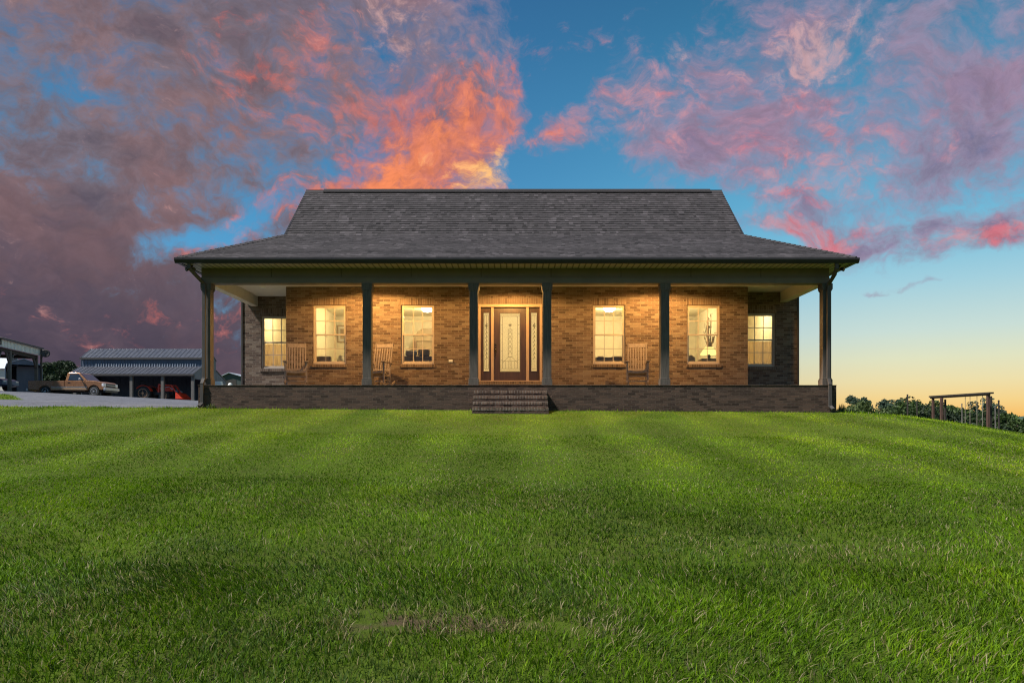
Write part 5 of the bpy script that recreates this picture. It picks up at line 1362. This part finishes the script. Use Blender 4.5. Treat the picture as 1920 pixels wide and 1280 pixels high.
# tuft of weeds by the right corner of the porch
def tuft(px, d, hh, label, seed, n=40, dy=0):
    r = np.random.default_rng(seed); p = gpt((px - 960) / F * d, d); b = MB()
    for k in range(n):
        a = r.uniform(0, 6.28); l = hh * r.uniform(.5, 1); s = Vector((r.normal(0, .06), r.normal(0, .05), 0)); dr = Vector((math.cos(a), math.sin(a), 0)) * l * r.uniform(.1, .5)
        b.cur = float(r.uniform(.1, .9))
        q0 = p + s; q1 = q0 + dr * .4 + Vector((0, 0, l * .6)); q2 = q0 + dr + Vector((0, 0, l)); w_ = Vector((-dr.y, dr.x, 0)).normalized() * .008
        b.quad(q0 - w_, q0 + w_, q1 + w_, q1 - w_); b.quad(q1 - w_, q1 + w_, q2)
    tag(b.build('weed_tuft', M['leafC'], None, fixn=False), label, 'weeds', 'weeds at the porch corners')
tuft(1577, 18.4, .26, 'wispy weeds beside the right downspout outlet', 81); tuft(396, 18.05, .16, 'low weeds beside the left downspout outlet', 82, 30)

# ------------------------------------------------------------------ grass blades over the lawn
def grass():
    r = np.random.default_rng(3)
    def scatter(n, y0, y1, margin=2.6, k=.745):
        # even in area over the wedge the lawn shows
        y = np.sqrt(r.uniform(y0 ** 2, y1 ** 2, n)); x = r.uniform(-1, 1, n) * (k * y + margin); return x, y
    zones = [(165000, 2.2, 5.2, 3), (160000, 5.2, 8.6, 2), (150000, 8.6, 13.0, 2), (145000, 13.0, 19.2, 1)]
    AX, AY, SEG = [], [], []
    for n, a, b_, s in zones:
        x, y = scatter(n, a, b_); AX.append(x); AY.append(y); SEG.append(np.full(n, s))
    x = r.uniform(8.2, 20, 26000); y = r.uniform(18.3, 25, 26000); AX.append(x); AY.append(y); SEG.append(np.full(26000, 1))
    x = r.uniform(-30, -16, 12000); y = r.uniform(24, 35, 12000); AX.append(x); AY.append(y); SEG.append(np.full(12000, 1))
    X = np.concatenate(AX); Y = np.concatenate(AY); S = np.concatenate(SEG)
    def vn(x, y, f, seed):        # smooth value noise
        q = np.random.default_rng(seed); tab = q.uniform(0, 1, (64, 64)); u, v = x * f + 31.3, y * f + 17.7
        i, j = np.floor(u).astype(int), np.floor(v).astype(int); fu, fv = u - i, v - j; fu = fu * fu * (3 - 2 * fu); fv = fv * fv * (3 - 2 * fv)
        g = lambda a, b_: tab[a % 64, b_ % 64]
        return (g(i, j) * (1 - fu) + g(i + 1, j) * fu) * (1 - fv) + (g(i, j + 1) * (1 - fu) + g(i + 1, j + 1) * fu) * fv
    inhouse = (X > -8.02) & (X < 8.30) & (Y > 18.17)
    instep = (X > SX0 - .06) & (X < SX1 + .06) & (Y > 17.05)
    bare = (Y > 17.9) & (Y < 18.2) & (X > -2.6) & (X < -.9) & (r.uniform(0, 1, len(X)) < .75)
    bare |= (Y > 18.08) & (Y < 18.2) & (r.uniform(0, 1, len(X)) < .5)
    dirt = (np.hypot((X + .38) * 1.3, (Y - 4.14) * 5.5) + 2.2 * vn(X, Y * 2, 5.0, 5) < 1.45) & (r.uniform(0, 1, len(X)) < .8)
    keep = ~inhouse & ~instep & ~bare & ~dirt & ~gravel_at(X, Y)
    # thinner and thicker patches
    keep &= r.uniform(0, 1, len(X)) < .50 + .62 * vn(X, Y, 3.1, 8)
    X, Y, S = X[keep], Y[keep], S[keep]; n = len(X)
    d = np.hypot(X, Y); near = 1 - sstep(d, 4, 11)
    patch = vn(X, Y, .55, 1) * .55 + vn(X, Y, 1.7, 2) * .45
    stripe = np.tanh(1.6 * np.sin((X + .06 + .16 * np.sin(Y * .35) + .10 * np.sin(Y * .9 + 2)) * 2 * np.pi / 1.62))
    fade = sstep(Y, 6.0, 11.0)
    L = (.029 + .030 * near) * (.55 + .75 * r.uniform(0, 1, n)) * (.75 + .55 * patch)
    wdt = (.0026 + .00052 * d) * r.uniform(.7, 1.3, n)
    az = r.uniform(0, 2 * np.pi, n); lean = L * (.25 + .75 * r.uniform(0, 1, n) ** 1.4)
    lx, ly = np.cos(az) * lean, np.sin(az) * lean + stripe * fade * L * .42
    lx += (vn(X, Y, 1.1, 12) - .5) * L * 1.0; ly += (vn(X, Y, 1.1, 13) - .5) * L * .9
    edge = sstep(Y, 17.75, 18.1) * (r.uniform(0, 1, n) < .35); L *= 1 + 1.3 * edge
    near_dirt = np.hypot((X + .38) * 1.3, (Y - 4.14) * 5.5) + 1.6 * vn(X, Y * 2, 5.0, 5) < 1.8
    Z = gz(X, Y) - .006
    fa = r.uniform(0, np.pi, n); wx, wy = np.cos(fa) * wdt, np.sin(fa) * wdt
    # colour of each blade: mostly green, some olive, a few dry
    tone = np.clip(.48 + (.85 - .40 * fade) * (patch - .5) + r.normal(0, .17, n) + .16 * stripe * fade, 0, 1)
    tone = np.clip(tone - .32 * (1 - sstep(Y + 1.6 * (vn(X, Y, .7, 30) - .5) * 4, 5.0, 9.5)), 0, 1)  # darkening towards the camera, put into the blade tone
    dry = (r.uniform(0, 1, n) < .045 + .05 * near + .55 * np.clip(vn(X, Y, 1.3, 21) - .60, 0, 1) + .35 * near_dirt)
    tone = np.where(dry, 1.5 + r.uniform(0, .5, n), tone)
    V, Q, T, off = [], [], [], 0
    P3 = lambda a, b_, c: np.stack([a, b_, c], -1)
    for s in (1, 2, 3):
        k = S == s; m = int(k.sum())
        if not m: continue
        ts_ = [0, .5, 1.0] if s == 2 else ([0, 1.0] if s == 1 else [0, .36, .70, 1.0])
        rows = []
        for t in ts_[:-1]:
            bx, by = X[k] + lx[k] * t * t, Y[k] + ly[k] * t * t; bz = Z[k] + L[k] * (t * (1 - .28 * t * (lean[k] / L[k])))
            ww = 1 - .45 * t
            rows += [P3(bx - wx[k] * ww / 1.6, by - wy[k] * ww / 1.6, bz), P3(bx + wx[k] * ww / 1.6, by + wy[k] * ww / 1.6, bz)]
        rows.append(P3(X[k] + lx[k], Y[k] + ly[k], Z[k] + L[k] * (1 - .28 * lean[k] / L[k])))
        A = np.stack(rows, 1); c = A.shape[1]; base = off + np.arange(m) * c
        f = []
        for i in range(len(ts_) - 2):
            f.append(np.stack([base + 2 * i, base + 2 * i + 1, base + 2 * i + 3], -1)); f.append(np.stack([base + 2 * i, base + 2 * i + 3, base + 2 * i + 2], -1))
        f.append(np.stack([base + c - 3, base + c - 2, base + c - 1], -1))
        for q in f: Q.append(q); T.append(tone[k])
        V.append(A.reshape(-1, 3)); off += m * c
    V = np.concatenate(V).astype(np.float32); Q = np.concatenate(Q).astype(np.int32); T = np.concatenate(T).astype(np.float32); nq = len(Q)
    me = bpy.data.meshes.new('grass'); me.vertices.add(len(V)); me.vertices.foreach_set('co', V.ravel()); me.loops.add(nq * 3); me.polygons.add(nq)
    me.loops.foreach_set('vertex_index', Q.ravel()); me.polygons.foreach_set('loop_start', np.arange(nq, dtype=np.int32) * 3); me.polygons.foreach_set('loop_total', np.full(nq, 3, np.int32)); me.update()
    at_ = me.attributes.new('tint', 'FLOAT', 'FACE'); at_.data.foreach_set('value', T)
    m, k, b, out = new_mat('grass blade')
    t = m.node_tree
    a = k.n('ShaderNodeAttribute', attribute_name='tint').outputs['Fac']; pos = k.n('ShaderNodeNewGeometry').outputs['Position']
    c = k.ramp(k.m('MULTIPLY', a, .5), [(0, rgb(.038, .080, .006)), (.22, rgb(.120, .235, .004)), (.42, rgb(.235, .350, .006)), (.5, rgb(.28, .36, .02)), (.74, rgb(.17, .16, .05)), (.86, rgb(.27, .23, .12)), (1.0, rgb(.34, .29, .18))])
    c = k.mix(k.mr(k.noise(pos, .5, 4, .6), .45, .7, 0, .35), c, k.mix(1.0, c, (1.15, .92, .55, 1), 'MULTIPLY'))
    c = k.mix(k.mr(k.noise(k.v('ADD', pos, (31, 7, 0)), .9, 5, .65), .50, .68, 0, .28), c, k.mix(.5, c, (.16, .20, .10, 1)))
    c = k.mix(k.mr(k.noise(k.v('ADD', pos, (3, 17, 0)), 2.2, 5, .6), .52, .70, 0, .35), c, k.mix(.6, c, (.035, .085, .012, 1)))
    k.put(b.inputs['Base Color'], c); b.inputs['Roughness'].default_value = .5; b.inputs['Specular IOR Level'].default_value = .12
    tl_ = k.n('ShaderNodeBsdfTranslucent'); k.put(tl_.inputs[0], k.mix(1.0, c, (1.1, 1.15, .6, 1), 'MULTIPLY')); mx = k.n('ShaderNodeMixShader'); mx.inputs[0].default_value = .35
    t.links.new(b.outputs[0], mx.inputs[1]); t.links.new(tl_.outputs[0], mx.inputs[2]); t.links.new(mx.outputs[0], out.inputs[0])
    me.materials.append(m)
    o = bpy.data.objects.new('grass', me); COL.objects.link(o); struct(o, 'stuff')
    tag(o, 'short mown green grass with faint stripes covering the lawn', 'grass')
    return o
grass()
